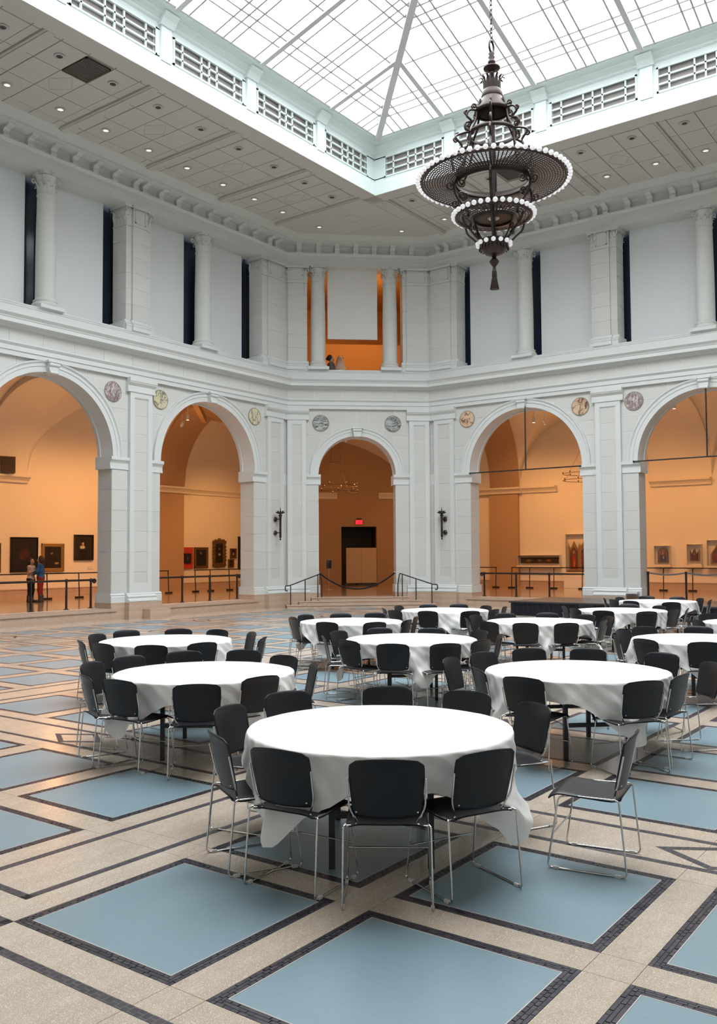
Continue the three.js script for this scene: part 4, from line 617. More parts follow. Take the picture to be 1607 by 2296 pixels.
// ---------------------------------------------------------------- torch sconces
{
  const torch = (which, u, label) => {
    const g = thing('torch_sconce', label, 'wall lamp'); frameOf(g, which); const W = 0.11, o = W + 0.24;
    const at = (ge, y) => ge.translate(u, y, o);
    mk('shaft', at(lathe([[0.0, 0], [0.03, 0.01], [0.035, 0.04], [0.015, 0.06], [0.02, 0.08], [0.045, 0.12], [0.04, 0.2], [0.038, 0.55], [0.042, 0.78], [0.055, 0.80], [0.04, 0.83], [0.075, 0.90], [0.03, 0.93]], 16), 2.42), M.bronze, g);
    mk('flame_cup', at(merge([lathe([[0.02, 0], [0.06, 0.01], [0.16, 0.05], [0.175, 0.075], [0.1, 0.07], [0.0, 0.06]], 20), ...[...Array(8)].map((_, i) => { const q = acanthus.clone(); q.scale(0.12, 0.13, 0.11); q.translate(0, 0.02, 0.11); q.rotateY(i / 8 * 2 * PI); return q.toNonIndexed(); })]), 3.35), M.bronze, g);
    mk('spike', at(lathe([[0.02, 0], [0.025, 0.05], [0.012, 0.08], [0.02, 0.11], [0.01, 0.15], [0.0, 0.24]], 10), 3.40), M.bronze, g);
    for (const y of [2.69, 3.17]) { mk('wall_plate', lathe([[0, 0], [0.085, 0], [0.09, 0.012], [0.075, 0.025], [0.05, 0.05], [0.02, 0.06], [0, 0.06]], 18).rotateX(PI / 2).translate(u, y, W), M.bronze, g); mk('arm', rod([[u, y, W], [u, y, o]], 0.018, 8), M.bronze, g); }
  };
  torch('left', -4.32, 'dark bronze torch sconce on the pilaster on the portrait gallery side of the exit arch'); torch('right', 4.66, 'dark bronze torch sconce on the pilaster on the stage side of the exit arch');
}
// ---------------------------------------------------------------- marble block beside the pier
{ const b = mk('marble_block', [rbox(17.92, 18.72, 0, 0.30, -21.22, -20.9, 0.006)], M.travertine); boxUV(b.geometry); tag(b, 'plain beige marble block on the floor before the pier of the portrait gallery', 'block'); }
// small white floodlight box on the stage-side pier
{ const t = thing('floodlight_box', 'small white slanted box fixed at the foot of the pier behind the stage', 'lamp'); frameOf(t, 'right'); mk('housing', box(11.42, 11.78, 0.60, 0.66, 0.08, 0.30), M.trimw, t); mk('bracket', box(11.55, 11.65, 0.50, 0.62, 0.05, 0.12), M.canring, t); }

// ---------------------------------------------------------------- railings
const pipe = (a, b, r) => rod([a, b], r, 10);
function barrier(which, posts, w, label, ends) { // stout rail in the arch opening
  const g = thing('arch_railing', label, 'railing'); frameOf(g, which); const y = PF + 0.84;
  for (const u of posts) { const p = mk('post', lathe([[0.085, 0], [0.085, 0.012], [0.05, 0.02], [0.036, 0.05], [0.034, 0.1], [0.03, 0.78], [0.04, 0.79], [0.04, 0.82], [0.03, 0.83]], 16), M.rail, g); p.position.set(u, PF, w); const k = mk('ball', new THREE.SphereGeometry(0.047, 14, 10), M.rail, g); k.position.set(u, y + 0.008, w); }
  mk('handrail', pipe([posts[0] - (ends[0] || 0), y, w], [posts[posts.length - 1] + (ends[1] || 0), y, w], 0.031), M.rail, g);
  if (ends[2]) { const e = ends[2]; mk('scroll_end', [new THREE.TorusGeometry(0.045, 0.03, 8, 14).translate(e, y - 0.03, w)], M.rail, g); }
}
barrier('left', [-15.3, -13.63, -12.47, -11.62], -0.72, 'stout dark railing across the arch with the embracing couple', [0, 0.12, -11.50]);
barrier('left', [-9.4, -8.0, -6.75, -5.42], -0.72, 'stout dark railing across the arch with the red picture panel', [0, 0.1, -5.30]);
barrier('right', [5.80, 7.08, 8.35, 9.85], -0.72, 'stout dark railing across the arch with the long narrow painting', [0.1, 0, 5.70]);
// thin leaning rails before the pictures
function pictureRail(axis, from, to, posts, at, label) {
  const g = thing('picture_rail', label, 'railing'); const P = (u, y, o = 0) => axis === 'x' ? [u, y, at + o] : [at - o, y, u]; const y = PF + 0.93;
  mk('top_rail', axis === 'x' ? box(from, to, y - 0.02, y + 0.02, at - 0.035, at + 0.035) : box(at - 0.035, at + 0.035, y - 0.02, y + 0.02, from, to), M.rail, g);
  for (const u of posts) { mk('post', rod([P(u, PF, 0.05), P(u, y, 0)], 0.02, 8), M.rail, g); const f = P(u, PF + 0.05, 0.05); mk('foot', axis === 'x' ? box(u - 0.16, u + 0.16, PF + 0.0, PF + 0.07, f[2] - 0.05, f[2] + 0.05) : box(f[0] - 0.05, f[0] + 0.05, PF, PF + 0.07, u - 0.16, u + 0.16), M.rail, g); }
}
pictureRail('x', 16.0, 24.95, [19.25, 20.6, 22.9, 24.93, 17.2], -28.0, 'thin dark leaning rail in front of the gold-framed portraits');
pictureRail('x', 26.4, 32.0, [26.42, 27.3, 28.45, 30.2, 31.8], -28.0, 'thin dark leaning rail in front of the ornate small paintings');
pictureRail('z', -23.0, -19.1, [-19.12, -21.4], 36.6, 'short end of a dark leaning rail by the darker wall pier');
pictureRail('z', -18.35, -14.5, [-18.33, -17.45, -16.3, -15.0], 36.6, 'thin dark leaning rail before the long narrow painting and altarpiece');
pictureRail('z', -13.6, -8.6, [-11.55, -10.4, -13.0, -9.0], 36.6, 'thin dark leaning rail before the gabled panels');
// belt stanchions beside the stage arch
{
  const bx = XR + 0.5, Zs = [-9.62, -8.42, -7.2]; const mat = M.rail;
  Zs.forEach((z) => { const s = thing('belt_stanchion', 'slim brown belt stanchion with flat head in the arch above the stage', 'stanchion', 'belt stanchions in the stage arch', [bx, PF, z]); mk('foot', lathe([[0.16, 0], [0.16, 0.015], [0.03, 0.035]], 20), mat, s); mk('post', cyl(0.033, 0.033, 0.86, 12), mat, s); mk('head', cyl(0.042, 0.042, 0.09, 14).translate(0, 0.86, 0), mat, s); });
  for (let k = 0; k < 2; k++) { const g = grid(16, 1, (u, t) => [bx, PF + 0.93 - 0.05 * t - 0.06 * Math.sin(u * PI), Zs[k] + 0.05 + (Zs[k + 1] - Zs[k] - 0.1) * u]); const m = mk('barrier_belt', g, std({ color: lin(0.12, 0.11, 0.11), roughness: 0.8, side: THREE.DoubleSide })); tag(m, 'grey retractable belt stretched between two stanchions above the stage', 'belt', 'retractable belts'); }
}
// stair handrails and rope at the corner steps
{
  const rail = (s, label) => { const g = thing('stair_handrail', label, 'handrail'); frameOf(g, 'corner'); const u = s * 2.02, y = 0.86;
    const pts = [[s * 2.62, 0.02, 0.82], [s * 2.05, 0.125, 0.48], [s * 1.58, 0.24, 0.25]];
    const top = [[s * 2.62, 0.60, 0.82], [s * 2.75, 0.60, 0.88], [s * 2.75, 0.78, 0.88], [s * 2.62, 0.80, 0.82], [s * 2.10, 0.99, 0.50], [s * 1.60, 1.18, 0.22]];
    mk('rail', rod([[s * 2.66, 0.62, 0.84], [s * 2.74, 0.62, 0.88], [s * 2.74, 0.80, 0.88], [s * 2.60, 0.80, 0.82], [s * 1.46, 1.20, 0.20], [s * 1.40, 0.80, 0.16], [s * 1.40, PF, 0.16]], 0.021, 8, 0.05), M.blackmetal, g);
    for (const [a, y0, y1, w] of [[s * 2.55, 0.0, 0.81, 0.79], [s * 2.02, 0.115, 0.99, 0.49], [s * 1.55, 0.23, 1.16, 0.25]]) { const p = mk('post', cyl(0.019, 0.019, y1 - y0, 8), M.blackmetal, g); p.position.set(a, y0, w); const f = mk('foot', cyl(0.045, 0.03, 0.02, 12), M.blackmetal, g); f.position.set(a, y0, w); }
  };
  rail(-1, 'black tubular handrail on the corner steps, portrait gallery side'); rail(1, 'black tubular handrail on the corner steps, stage side');
  const r = thing('rope_barrier', 'black sagging rope hung across the exit arch', 'rope'); frameOf(r, 'corner'); const P = []; for (let i = 0; i <= 24; i++) { const t = i / 24; P.push(new V3(-1.46 + 2.82 * t, 1.22 - 0.60 * (1 - Math.pow(2 * t - 1, 2)), -0.3)); } mk('rope', ringTube(P, 0.026, 8), M.skirt, r);
  for (const u of [-1.49, 1.36]) mk('hook', new THREE.SphereGeometry(0.045, 12, 8).translate(u, 1.23, -0.3), M.canring, r);
}
// ---------------------------------------------------------------- great bronze chandelier
{
  const ch = thing('bronze_chandelier', 'huge dark bronze chandelier with tiered rings of white globe bulbs', 'chandelier', null, [14.4, 0, -7.48]);
  // chain of links up to the roof
  const link = new THREE.TorusGeometry(0.045, 0.009, 6, 14); link.scale(0.62, 1.25, 1); const NL = Math.floor((17.35 - 11.33) / 0.088);
  for (let k = 0; k < NL; k++) { const m = mk('chain_link', link, M.bronze, ch); m.position.y = 11.35 + k * 0.088; m.rotation.y = (k % 2) * PI / 2; }
  mk('hanging_ring', new THREE.TorusGeometry(0.10, 0.022, 8, 24).scale(0.85, 1.15, 1).translate(0, 11.22, 0), M.bronze, ch);
  mk('stem', lathe([[0.0, 10.3], [0.06, 10.3], [0.055, 10.6], [0.05, 10.72], [0.055, 10.76], [0.15, 10.80], [0.155, 10.83], [0.06, 10.85], [0.045, 10.88], [0.07, 10.91], [0.07, 10.95], [0.04, 10.98], [0.065, 11.02], [0.04, 11.06], [0.06, 11.09], [0.03, 11.13], [0.0, 11.14]], 20), M.bronze, ch);
  { const c = [lathe([[0.18, 10.24], [0.20, 10.26], [0.19, 10.34], [0.17, 10.38], [0.16, 10.40]], 24)]; for (let k = 0; k < 12; k++) { const q = acanthus.clone(); q.scale(0.14, 0.38, 0.22); q.translate(0, 10.34, 0.15); q.rotateY(k / 12 * 2 * PI); c.push(q.toNonIndexed()); } mk('crown', c, M.bronze, ch); }
  mk('dome_cone', lathe([[0.19, 10.26], [0.22, 10.18], [0.27, 10.08], [0.30, 10.0], [0.285, 10.0], [0.18, 10.24]], 24), M.bronze, ch);
  const ringY = (r, y, a, b = a) => lathe([[r - a, y - b], [r + a, y - b], [r + a, y + b], [r - a, y + b], [r - a, y - b]], 48);
  mk('upper_hoop', ringY(0.31, 10.0, 0.018, 0.03), M.bronze, ch); mk('middle_hoop', ringY(0.43, 9.58, 0.018, 0.03), M.bronze, ch);
  const spiral = (cx, cy, r0, turns, s, start) => { const P = []; const n = Math.ceil(turns * 14); for (let i = 0; i <= n; i++) { const t = i / n, th = start + s * t * turns * 2 * PI, r = r0 * (1 - 0.82 * t); P.push([cx + Math.cos(th) * r, cy + Math.sin(th) * r]); } return P; };
  for (let k = 0; k < 6; k++) {
    const a = k / 6 * 2 * PI + 0.42; const C2 = (pts, r, m = 5) => { const g = ringTube(pts.map(([x, y]) => new V3(x, y, 0)), r, m); g.rotateY(a); return g; };
    const bez = (...p) => new THREE.CatmullRomCurve3(p.map(([x, y]) => new V3(x, y, 0))).getPoints(24).map((v) => [v.x, v.y]);
    mk('rib', [C2(bez([0.24, 10.2], [0.30, 9.98], [0.33, 9.8], [0.43, 9.58], [0.47, 9.3], [0.58, 9.0], [0.72, 8.80]), 0.022)], M.bronze, ch);
    mk('scroll', [C2(bez([0.31, 9.98], [0.44, 9.97], [0.52, 9.86], [0.42, 9.76], [0.53, 9.72], [0.55, 9.62], [0.47, 9.56]), 0.022), C2(spiral(0.36, 10.05, 0.055, 1.2, 1, -1), 0.016), C2(spiral(0.52, 9.9, 0.05, 1.2, -1, 2), 0.016)], M.bronze, ch);
    mk('scroll', [C2(bez([0.45, 9.56], [0.58, 9.52], [0.74, 9.42], [0.62, 9.28], [0.66, 9.18], [0.78, 9.10], [0.82, 8.98], [0.78, 8.80]), 0.022), C2(spiral(0.50, 9.62, 0.055, 1.2, 1, -1), 0.016), C2(spiral(0.74, 9.36, 0.05, 1.2, -1, 2), 0.016)], M.bronze, ch);
    // brackets between the big ring and the second dish
    mk('scroll_arm', [C2(bez([0.72, 8.70], [0.78, 8.55], [0.74, 8.35], [0.60, 8.18], [0.50, 8.06], [0.52, 7.98]), 0.026), C2(spiral(0.63, 8.60, 0.09, 1.5, -1, 0.5), 0.018), C2(spiral(0.62, 8.36, 0.07, 1.4, 1, 0), 0.016), C2(spiral(0.86, 8.52, 0.10, 1.4, 1, 2), 0.016)], M.bronze, ch);
    mk('lower_arm', [C2(bez([0.62, 7.98], [0.58, 7.86], [0.46, 7.74], [0.34, 7.62], [0.26, 7.58]), 0.02), C2(bez([0.40, 7.98], [0.36, 7.82], [0.28, 7.66], [0.24, 7.60]), 0.014), C2(spiral(0.36, 7.80, 0.05, 1.3, -1, 1), 0.012)], M.bronze, ch);
  }
  mk('centre_rod', cyl(0.035, 0.035, 10.3 - 7.5, 10).translate(0, 7.5, 0), M.bronze, ch);
  // big openwork ring and second dish: radial and circular bars
  const lattice = (name, r0, r1, y0, y1, nR, nC, th) => {
    const yAt = (r) => y0 + (y1 - y0) * (r - r0) / (r1 - r0), L = grp(name, ch), bars = [];
    for (let k = 0; k < nR; k++) { const a = k / nR * 2 * PI; const g = new THREE.BoxGeometry(r1 - r0, 0.006, th); g.rotateZ(Math.atan2(y1 - y0, r1 - r0)); g.translate((r0 + r1) / 2, (y0 + y1) / 2, 0); g.rotateY(a); bars.push(g); }
    mk('radial_bars', bars, M.bronze, L); for (let k = 0; k <= nC; k++) { const r = r0 + (r1 - r0) * k / nC; mk('circular_bar', ringY(r, yAt(r), k === 0 || k === nC ? 0.022 : 0.0115, k === 0 || k === nC ? 0.028 : 0.003), M.bronze, L); }
    return L;
  };
  lattice('openwork_ring', 0.69, 1.30, 8.70, 8.72, 100, 13, 0.02); lattice('openwork_dish', 0.36, 0.68, 8.0, 8.05, 52, 6, 0.018);
  mk('inner_band', lathe([[0.68, 8.62], [0.70, 8.62], [0.71, 8.78], [0.69, 8.78], [0.68, 8.62]], 60), M.bronze, ch); mk('dish_centre', lathe([[0.11, 8.0], [0.37, 8.0], [0.37, 8.02], [0.11, 8.02], [0.11, 8.0]], 36), M.bronze, ch);
  mk('bottom_bowl', lathe([[0.26, 7.60], [0.27, 7.58], [0.26, 7.54], [0.225, 7.42], [0.16, 7.35], [0.06, 7.32], [0.0, 7.32]], 30), M.bronze, ch);
  { const f = []; for (let k = 0; k < 24; k++) { const g = new THREE.CapsuleGeometry(0.014, 0.13, 3, 6); g.rotateZ(0.32); g.translate(0.245, 7.49, 0); g.rotateY(k / 24 * 2 * PI); f.push(g); } mk('bowl_fluting', f, M.bronze, ch); }
  mk('finial', lathe([[0.04, 7.34], [0.05, 7.31], [0.035, 7.28], [0.085, 7.22], [0.09, 7.20], [0.04, 7.13], [0.02, 7.10], [0.035, 7.07], [0.03, 7.05], [0.045, 7.03], [0.045, 6.95], [0.05, 6.93], [0.03, 6.91]], 18), M.bronze, ch);
  { const f = [lathe([[0.03, 6.92], [0.04, 6.90], [0.05, 6.84], [0.075, 6.71], [0.0, 6.71]], 18)]; for (let k = 0; k < 18; k++) { const g = ringTube([new V3(0.04, 6.91, 0), new V3(0.05, 6.84, 0), new V3(0.077, 6.70, 0)], 0.008, 5); g.rotateY(k / 18 * 2 * PI); f.push(g.toNonIndexed()); } mk('tassel', f, M.bronze, ch); }
  const bulbG = new THREE.SphereGeometry(0.045, 14, 10), sockG = cyl(0.02, 0.026, 0.05, 8); sockG.rotateZ(PI / 2);
  const bulbs = (n, r, y, tilt, s = 1, ph = 0) => { for (let k = 0; k < n; k++) { const a = k / n * 2 * PI + ph; const b = mk('bulb', bulbG, M.bulb, ch); b.position.set(Math.cos(a) * r, y, -Math.sin(a) * r); b.scale.setScalar(s); const q = mk('socket', sockG, M.bronze, b); q.position.set(-0.035 * Math.cos(a), 0, 0.035 * Math.sin(a)); q.rotation.y = a; q.position.set(-Math.cos(a) * 0.03, 0, Math.sin(a) * 0.03); } };
  bulbs(64, 1.375, 8.73, 0); bulbs(36, 0.735, 8.07, 0); bulbs(14, 0.30, 7.53, 0, 0.95);
  const pl = new THREE.PointLight(lin(1, 0.98, 0.95), 6); pl.position.set(14.4, 7.9, -7.48); scene.add(pl);
}
// ---------------------------------------------------------------- gallery pictures
const gilt = std({ color: lin(0.34, 0.20, 0.07), metalness: 0.5, roughness: 0.45 }), gilt2 = std({ color: lin(0.16, 0.085, 0.035), metalness: 0.4, roughness: 0.5 }), ebony = std({ color: lin(0.012, 0.009, 0.008), roughness: 0.4 });
function canvasMat(i, blobs, base) { return std({ roughness: 0.5, map: tex(64, (u, v) => { const n = fbm(u * 6 + i * 3, v * 6 + i, 64, 3); let c = mix3(base, base.map((x) => x * 0.4), n); for (const [bx, by, rx, ry, col] of blobs) { const d = Math.hypot((u - bx) / rx, (v - by) / ry) + (n - 0.5) * 0.5; if (d < 1) c = mix3(c, col, Math.min(1, (1 - d) * 2.2)); } return c; }) }); }
// picture hung on a gallery wall; local: x along the wall, y up, +z out of the wall
function picture(name, place, w, h, f, frameMat, canvas, label, ornate) {
  const g = thing(name, label, 'painting'); g.position.set(...place.p); g.rotation.y = place.r || 0;
  const fr = []; const prof = [[0, 0], [f, 0], [f, 0.03], [f * 0.8, 0.05], [f * 0.55, 0.04], [f * 0.3, 0.075], [0, 0.06]];
  const edge = (len) => sweep(prof.map(([a, b]) => [b, a]), -len / 2, len / 2); // w=depth, v=inward
  { const a = edge(w); a.translate(0, -h / 2, 0.0); fr.push(a); const b = edge(w); b.rotateZ(PI); b.translate(0, h / 2, 0); fr.push(b); const c = edge(h); c.rotateZ(-PI / 2); c.translate(-w / 2, 0, 0); fr.push(c); const d = edge(h); d.rotateZ(PI / 2); d.translate(w / 2, 0, 0); fr.push(d); }
  if (ornate) { for (let k = 0; k < ornate; k++) { const t = k / ornate * 2 * PI, ex = Math.abs(Math.cos(t)), ey = Math.abs(Math.sin(t)), m = 1 / Math.max(ex, ey); const q = new THREE.SphereGeometry(0.055, 8, 6).scale(rr(0.9, 1.4), rr(0.9, 1.4), 0.6); q.translate(Math.cos(t) * m * w / 2, Math.sin(t) * m * h / 2, 0.05); fr.push(q); const z = new THREE.TorusGeometry(0.06, 0.02, 5, 10).translate(Math.cos(t) * m * (w / 2 - 0.05), Math.sin(t) * m * (h / 2 - 0.05), 0.06); fr.push(z); } const cr = new THREE.SphereGeometry(0.12, 10, 8).scale(1, 0.8, 0.5).translate(0, h / 2 + 0.03, 0.04); fr.push(cr); }
  mk('frame', fr, frameMat, g); mk('canvas', box(-w / 2 + f * 0.8, w / 2 - f * 0.8, -h / 2 + f * 0.8, h / 2 - f * 0.8, 0.01, 0.03), canvas, g); const cm = g.children[1].geometry, uvs = cm.attributes.uv, pp = cm.attributes.position; for (let i = 0; i < pp.count; i++) uvs.setXY(i, pp.getX(i) / (w - 1.6 * f) + 0.5, pp.getY(i) / (h - 1.6 * f) + 0.5);
  return g;
}
const onL = (x0, x1, y0, y1) => ({ p: [(x0 + x1) / 2, (y0 + y1) / 2, GZ + 0.02], r: 0 }), onR = (z0, z1, y0, y1) => ({ p: [GX - 0.02, (y0 + y1) / 2, (z0 + z1) / 2], r: -PI / 2 });
const skin = [0.72, 0.52, 0.36];
picture('dark_painting', onL(19.36, 20.52, 1.3, 2.63), 1.16, 1.33, 0.05, ebony, canvasMat(1, [[0.5, 0.5, 0.25, 0.2, [0.25, 0.08, 0.05]], [0.4, 0.4, 0.1, 0.1, [0.3, 0.12, 0.08]], [0.62, 0.72, 0.1, 0.1, [0.16, 0.07, 0.05]]], [0.07, 0.035, 0.04]), 'large almost black painting behind the embracing couple');
picture('portrait_painting', onL(20.70, 21.70, 1.3, 2.40), 1.0, 1.1, 0.13, gilt, canvasMat(2, [[0.42, 0.72, 0.1, 0.14, skin], [0.40, 0.80, 0.15, 0.14, [0.05, 0.03, 0.03]], [0.45, 0.35, 0.4, 0.35, [0.10, 0.05, 0.05]], [0.72, 0.24, 0.16, 0.06, [0.62, 0.5, 0.36]]], [0.15, 0.10, 0.06]), 'portrait in a broad gilt frame of a seated figure in dark dress');
picture('hat_portrait', onL(22.18, 23.10, 1.73, 2.76), 0.92, 1.03, 0.07, ebony, canvasMat(3, [[0.5, 0.28, 0.34, 0.28, [0.05, 0.045, 0.045]], [0.42, 0.5, 0.2, 0.09, [0.78, 0.72, 0.6]], [0.45, 0.66, 0.085, 0.1, [0.86, 0.6, 0.42]], [0.47, 0.80, 0.25, 0.09, [0.03, 0.02, 0.02]]], [0.18, 0.14, 0.08]), 'black-framed portrait of a figure in a wide dark hat and pale collar');
picture('edge_painting', onL(18.2, 18.95, 1.3, 2.4), 0.75, 1.1, 0.1, gilt2, canvasMat(4, [], [0.35, 0.12, 0.06]), 'reddish painting at the end of the portrait row beside the almost black one');
{ // red panel with a small black-framed picture
  const g = thing('red_panel', 'flat red display panel on the wall holding a tiny black frame', 'panel', null, [28.2, 1.78, GZ + 0.03]); mk('panel', rbox(-0.41, 0.41, -0.49, 0.49, 0, 0.05, 0.006), std({ color: lin(0.45, 0.045, 0.022), roughness: 0.8 }), g);
  const q = picture('small_black_picture', { p: [28.22, 1.77, GZ + 0.085], r: 0 }, 0.40, 0.44, 0.12, ebony, canvasMat(5, [[0.5, 0.5, 0.25, 0.3, [0.4, 0.33, 0.27]]], [0.06, 0.05, 0.05]), 'tiny painting in a thick black frame mounted on the red panel');
}
picture('standing_portrait', onL(28.70, 29.55, 1.3, 2.27), 0.85, 0.97, 0.11, gilt2, canvasMat(6, [[0.5, 0.4, 0.3, 0.4, [0.06, 0.05, 0.06]], [0.45, 0.75, 0.08, 0.09, [0.6, 0.42, 0.3]]], [0.12, 0.09, 0.06]), 'brown-framed dark portrait next to the red panel');
picture('ornate_portrait', onL(29.86, 30.72, 1.34, 2.62), 0.80, 1.22, 0.16, gilt2, canvasMat(7, [[0.5, 0.3, 0.3, 0.3, [0.07, 0.06, 0.06]], [0.5, 0.45, 0.2, 0.07, [0.75, 0.66, 0.52]], [0.5, 0.72, 0.1, 0.1, [0.6, 0.42, 0.3]]], [0.10, 0.07, 0.05]), 'painting in a heavily carved dark gilt frame with scrolls', 26);
picture('little_portrait', onL(31.03, 31.45, 1.74, 2.22), 0.42, 0.48, 0.08, gilt2, canvasMat(8, [[0.5, 0.4, 0.25, 0.3, [0.7, 0.55, 0.4]]], [0.12, 0.08, 0.06]), 'upper of two tiny framed portraits beside the carved frame');
picture('little_portrait', onL(30.90, 31.27, 1.31, 1.70), 0.37, 0.39, 0.07, gilt2, canvasMat(9, [[0.5, 0.5, 0.2, 0.3, [0.4, 0.3, 0.22]]], [0.10, 0.07, 0.05]), 'lower of two tiny framed portraits beside the carved frame');
picture('tall_painting', onL(31.58, 32.3, 1.24, 2.8), 0.72, 1.56, 0.08, ebony, canvasMat(10, [], [0.09, 0.06, 0.05]), 'tall dark painting half hidden by the pier past the tiny portraits');
// captions
for (const [x, y, l] of [[23.0, 1.42, 'small white wall caption under the wide hat portrait'], [24.1, 1.85, 'small blank card on the wall pier']]) tag(mk('wall_caption', box(x - 0.12, x + 0.12, y - 0.06, y + 0.06, GZ, GZ + 0.015), M.trimw), l, 'caption');
// stage side: vitrines, long panel, altarpiece
const vit = phy({ color: lin(1, 1, 1), transmission: 1, thickness: 0, roughness: 0.02, ior: 1.3 });
function vitrine(z0, z1, y0, y1, label) { const g = thing('vitrine', label, 'display case'); g.position.set(GX, 0, 0); g.rotation.y = -PI / 2; const mat = std({ color: lin(0.75, 0.66, 0.54), roughness: 0.8 }); mk('mount', box(z0, z1, y0, y1, 0.0, 0.03), mat, g); mk('shelf', box(z0 - 0.02, z1 + 0.02, y0 - 0.10, y0, 0.0, 0.26), mat, g); const e = 0.008; mk('edge', [box(z0, z0 + e, y0, y1, 0.03, 0.24), box(z1 - e, z1, y0, y1, 0.03, 0.24), box(z0, z1, y1 - e, y1, 0.03, 0.24)], M.trimw, g); mk('glass_front', box(z0, z1, y0, y1, 0.236, 0.24), vit, g); return g; }
{
  const panelShape = (name, pts, zc, y0, mat, label, frameMat, extra) => { const g = thing(name, label, 'panel painting'); g.position.set(GX - 0.05, y0, zc); g.rotation.y = -PI / 2; mk('frame', poly(pts, 0, 0.06), frameMat, g); const cx = pts.reduce((a, p) => a + p[0], 0) / pts.length, ys = pts.map((p) => p[1]), cy = (Math.min(...ys) + Math.max(...ys)) / 2; const inner = poly(pts.map(([x, y]) => [x * 0.78, cy + (y - cy) * 0.84]), 0.05, 0.075); const q = inner.attributes.position, uv = inner.attributes.uv, xs = pts.map((p) => p[0]), w = Math.max(...xs) - Math.min(...xs), h = Math.max(...ys) - Math.min(...ys); for (let i = 0; i < q.count; i++) uv.setXY(i, q.getX(i) / w + 0.5, (q.getY(i) - Math.min(...ys)) / h); mk('painted_panel', inner, mat, g); if (extra) extra(g); return g; };
  const goldBase = [0.62, 0.40, 0.14];
  vitrine(-18.63, -16.55, 1.35, 1.82, 'shallow glazed case holding the long narrow painting');
  picture('long_painting', { p: [GX - 0.06, 1.58, -17.59], r: -PI / 2 }, 1.87, 0.27, 0.035, gilt2, canvasMat(11, [[0.2, 0.5, 0.08, 0.4, [0.5, 0.35, 0.2]], [0.5, 0.5, 0.06, 0.4, [0.42, 0.3, 0.2]], [0.75, 0.5, 0.1, 0.4, [0.5, 0.34, 0.2]]], [0.25, 0.16, 0.1]), 'long narrow frieze-like painted panel');
  // altarpiece on a pedestal
  { const b = thing('pedestal', 'plain white pedestal under the red altarpiece', 'pedestal'); mk('pedestal_body', rbox(GX - 0.6, GX - 0.08, PF, 1.03, -16.2, -14.6, 0.01), M.galwall, b);
    vitrine(-16.25, -14.6, 1.05, 2.75, 'tall glazed case round the red altarpiece');
    const a = thing('altarpiece', 'tall gabled gilt altarpiece with red-robed painted figures', 'altarpiece', null, [GX - 0.06, 1.05, -15.55], -PI / 2);
    for (const [u, tag2] of [[-0.35, 0], [0.18, 1]]) { const bodyP = [[u - 0.24, 0.06], [u + 0.24, 0.06], [u + 0.24, 1.05 + 0.1 * tag2], [u + 0.12, 1.12 + 0.15 * tag2], [u, 1.38 + 0.2 * tag2], [u - 0.12, 1.12 + 0.15 * tag2], [u - 0.24, 1.05 + 0.1 * tag2]]; mk('wing_frame', poly(bodyP, 0, 0.08), gilt, a); const pn = poly([[u - 0.18, 0.14], [u + 0.18, 0.14], [u + 0.18, 0.95], [u, 1.12], [u - 0.18, 0.95]], 0.07, 0.095); const q = pn.attributes.position, uv = pn.attributes.uv; for (let i = 0; i < q.count; i++) uv.setXY(i, (q.getX(i) - u) / 0.36 + 0.5, q.getY(i) / 1.12); mk('painted_panel', pn, canvasMat(12 + tag2, [[0.5, 0.4, 0.32, 0.38, [0.62, 0.08, 0.04]], [0.5, 0.78, 0.12, 0.08, skin], [0.55, 0.35, 0.1, 0.2, [0.7, 0.5, 0.2]]], [0.5, 0.3, 0.08]), a); for (const s of [-1, 1]) mk('pinnacle', lathe([[0.03, 0.05], [0.03, 1.05], [0.045, 1.1], [0.0, 1.32]], 8).translate(u + s * 0.24, 0, 0.06), gilt, a); }
    mk('base', box(-0.66, 0.5, 0, 0.08, 0, 0.14), gilt2, a);
  }
  vitrine(-12.3, -11.66, 1.4, 2.19, 'glazed wall case holding the round-topped panel'); const arch = [[-0.22, 0], [0.22, 0]]; for (let i = 0; i <= 12; i++) { const t = i / 12 * PI; arch.push([0.22 * Math.cos(t), 0.42 + 0.22 * Math.sin(t)]); } panelShape('round_topped_panel', arch, -11.97, 1.47, canvasMat(14, [[0.5, 0.3, 0.35, 0.35, [0.06, 0.07, 0.14]], [0.5, 0.62, 0.13, 0.12, skin], [0.55, 0.35, 0.1, 0.15, [0.75, 0.5, 0.4]]], goldBase), 'round-topped gilt panel with a dark-blue robed figure', gilt2);
  vitrine(-10.95, -10.38, 1.38, 2.24, 'glazed wall case holding the triple-gabled panel'); panelShape('triple_gabled_panel', [[-0.2, 0], [0.2, 0], [0.2, 0.5], [0.13, 0.3], [0.09, 0.36], [0, 0.56], [-0.09, 0.36], [-0.13, 0.3], [-0.2, 0.5]], -10.68, 1.53, canvasMat(15, [[0.5, 0.3, 0.3, 0.2, [0.4, 0.12, 0.08]], [0.5, 0.55, 0.1, 0.12, skin]], [0.42, 0.22, 0.08]), 'small triple-gabled red and gold folding panel', gilt);
  vitrine(-10.15, -9.4, 1.35, 2.4, 'glazed wall case at the far end holding the big gabled panel'); panelShape('gabled_panel', [[-0.26, 0], [0.26, 0], [0.26, 0.42], [0, 0.80], [-0.26, 0.42]], -9.78, 1.42, canvasMat(16, [[0.5, 0.35, 0.3, 0.3, [0.45, 0.15, 0.08]]], [0.55, 0.32, 0.1]), 'larger single-gabled gold panel beside the triple-gabled one', gilt);
}
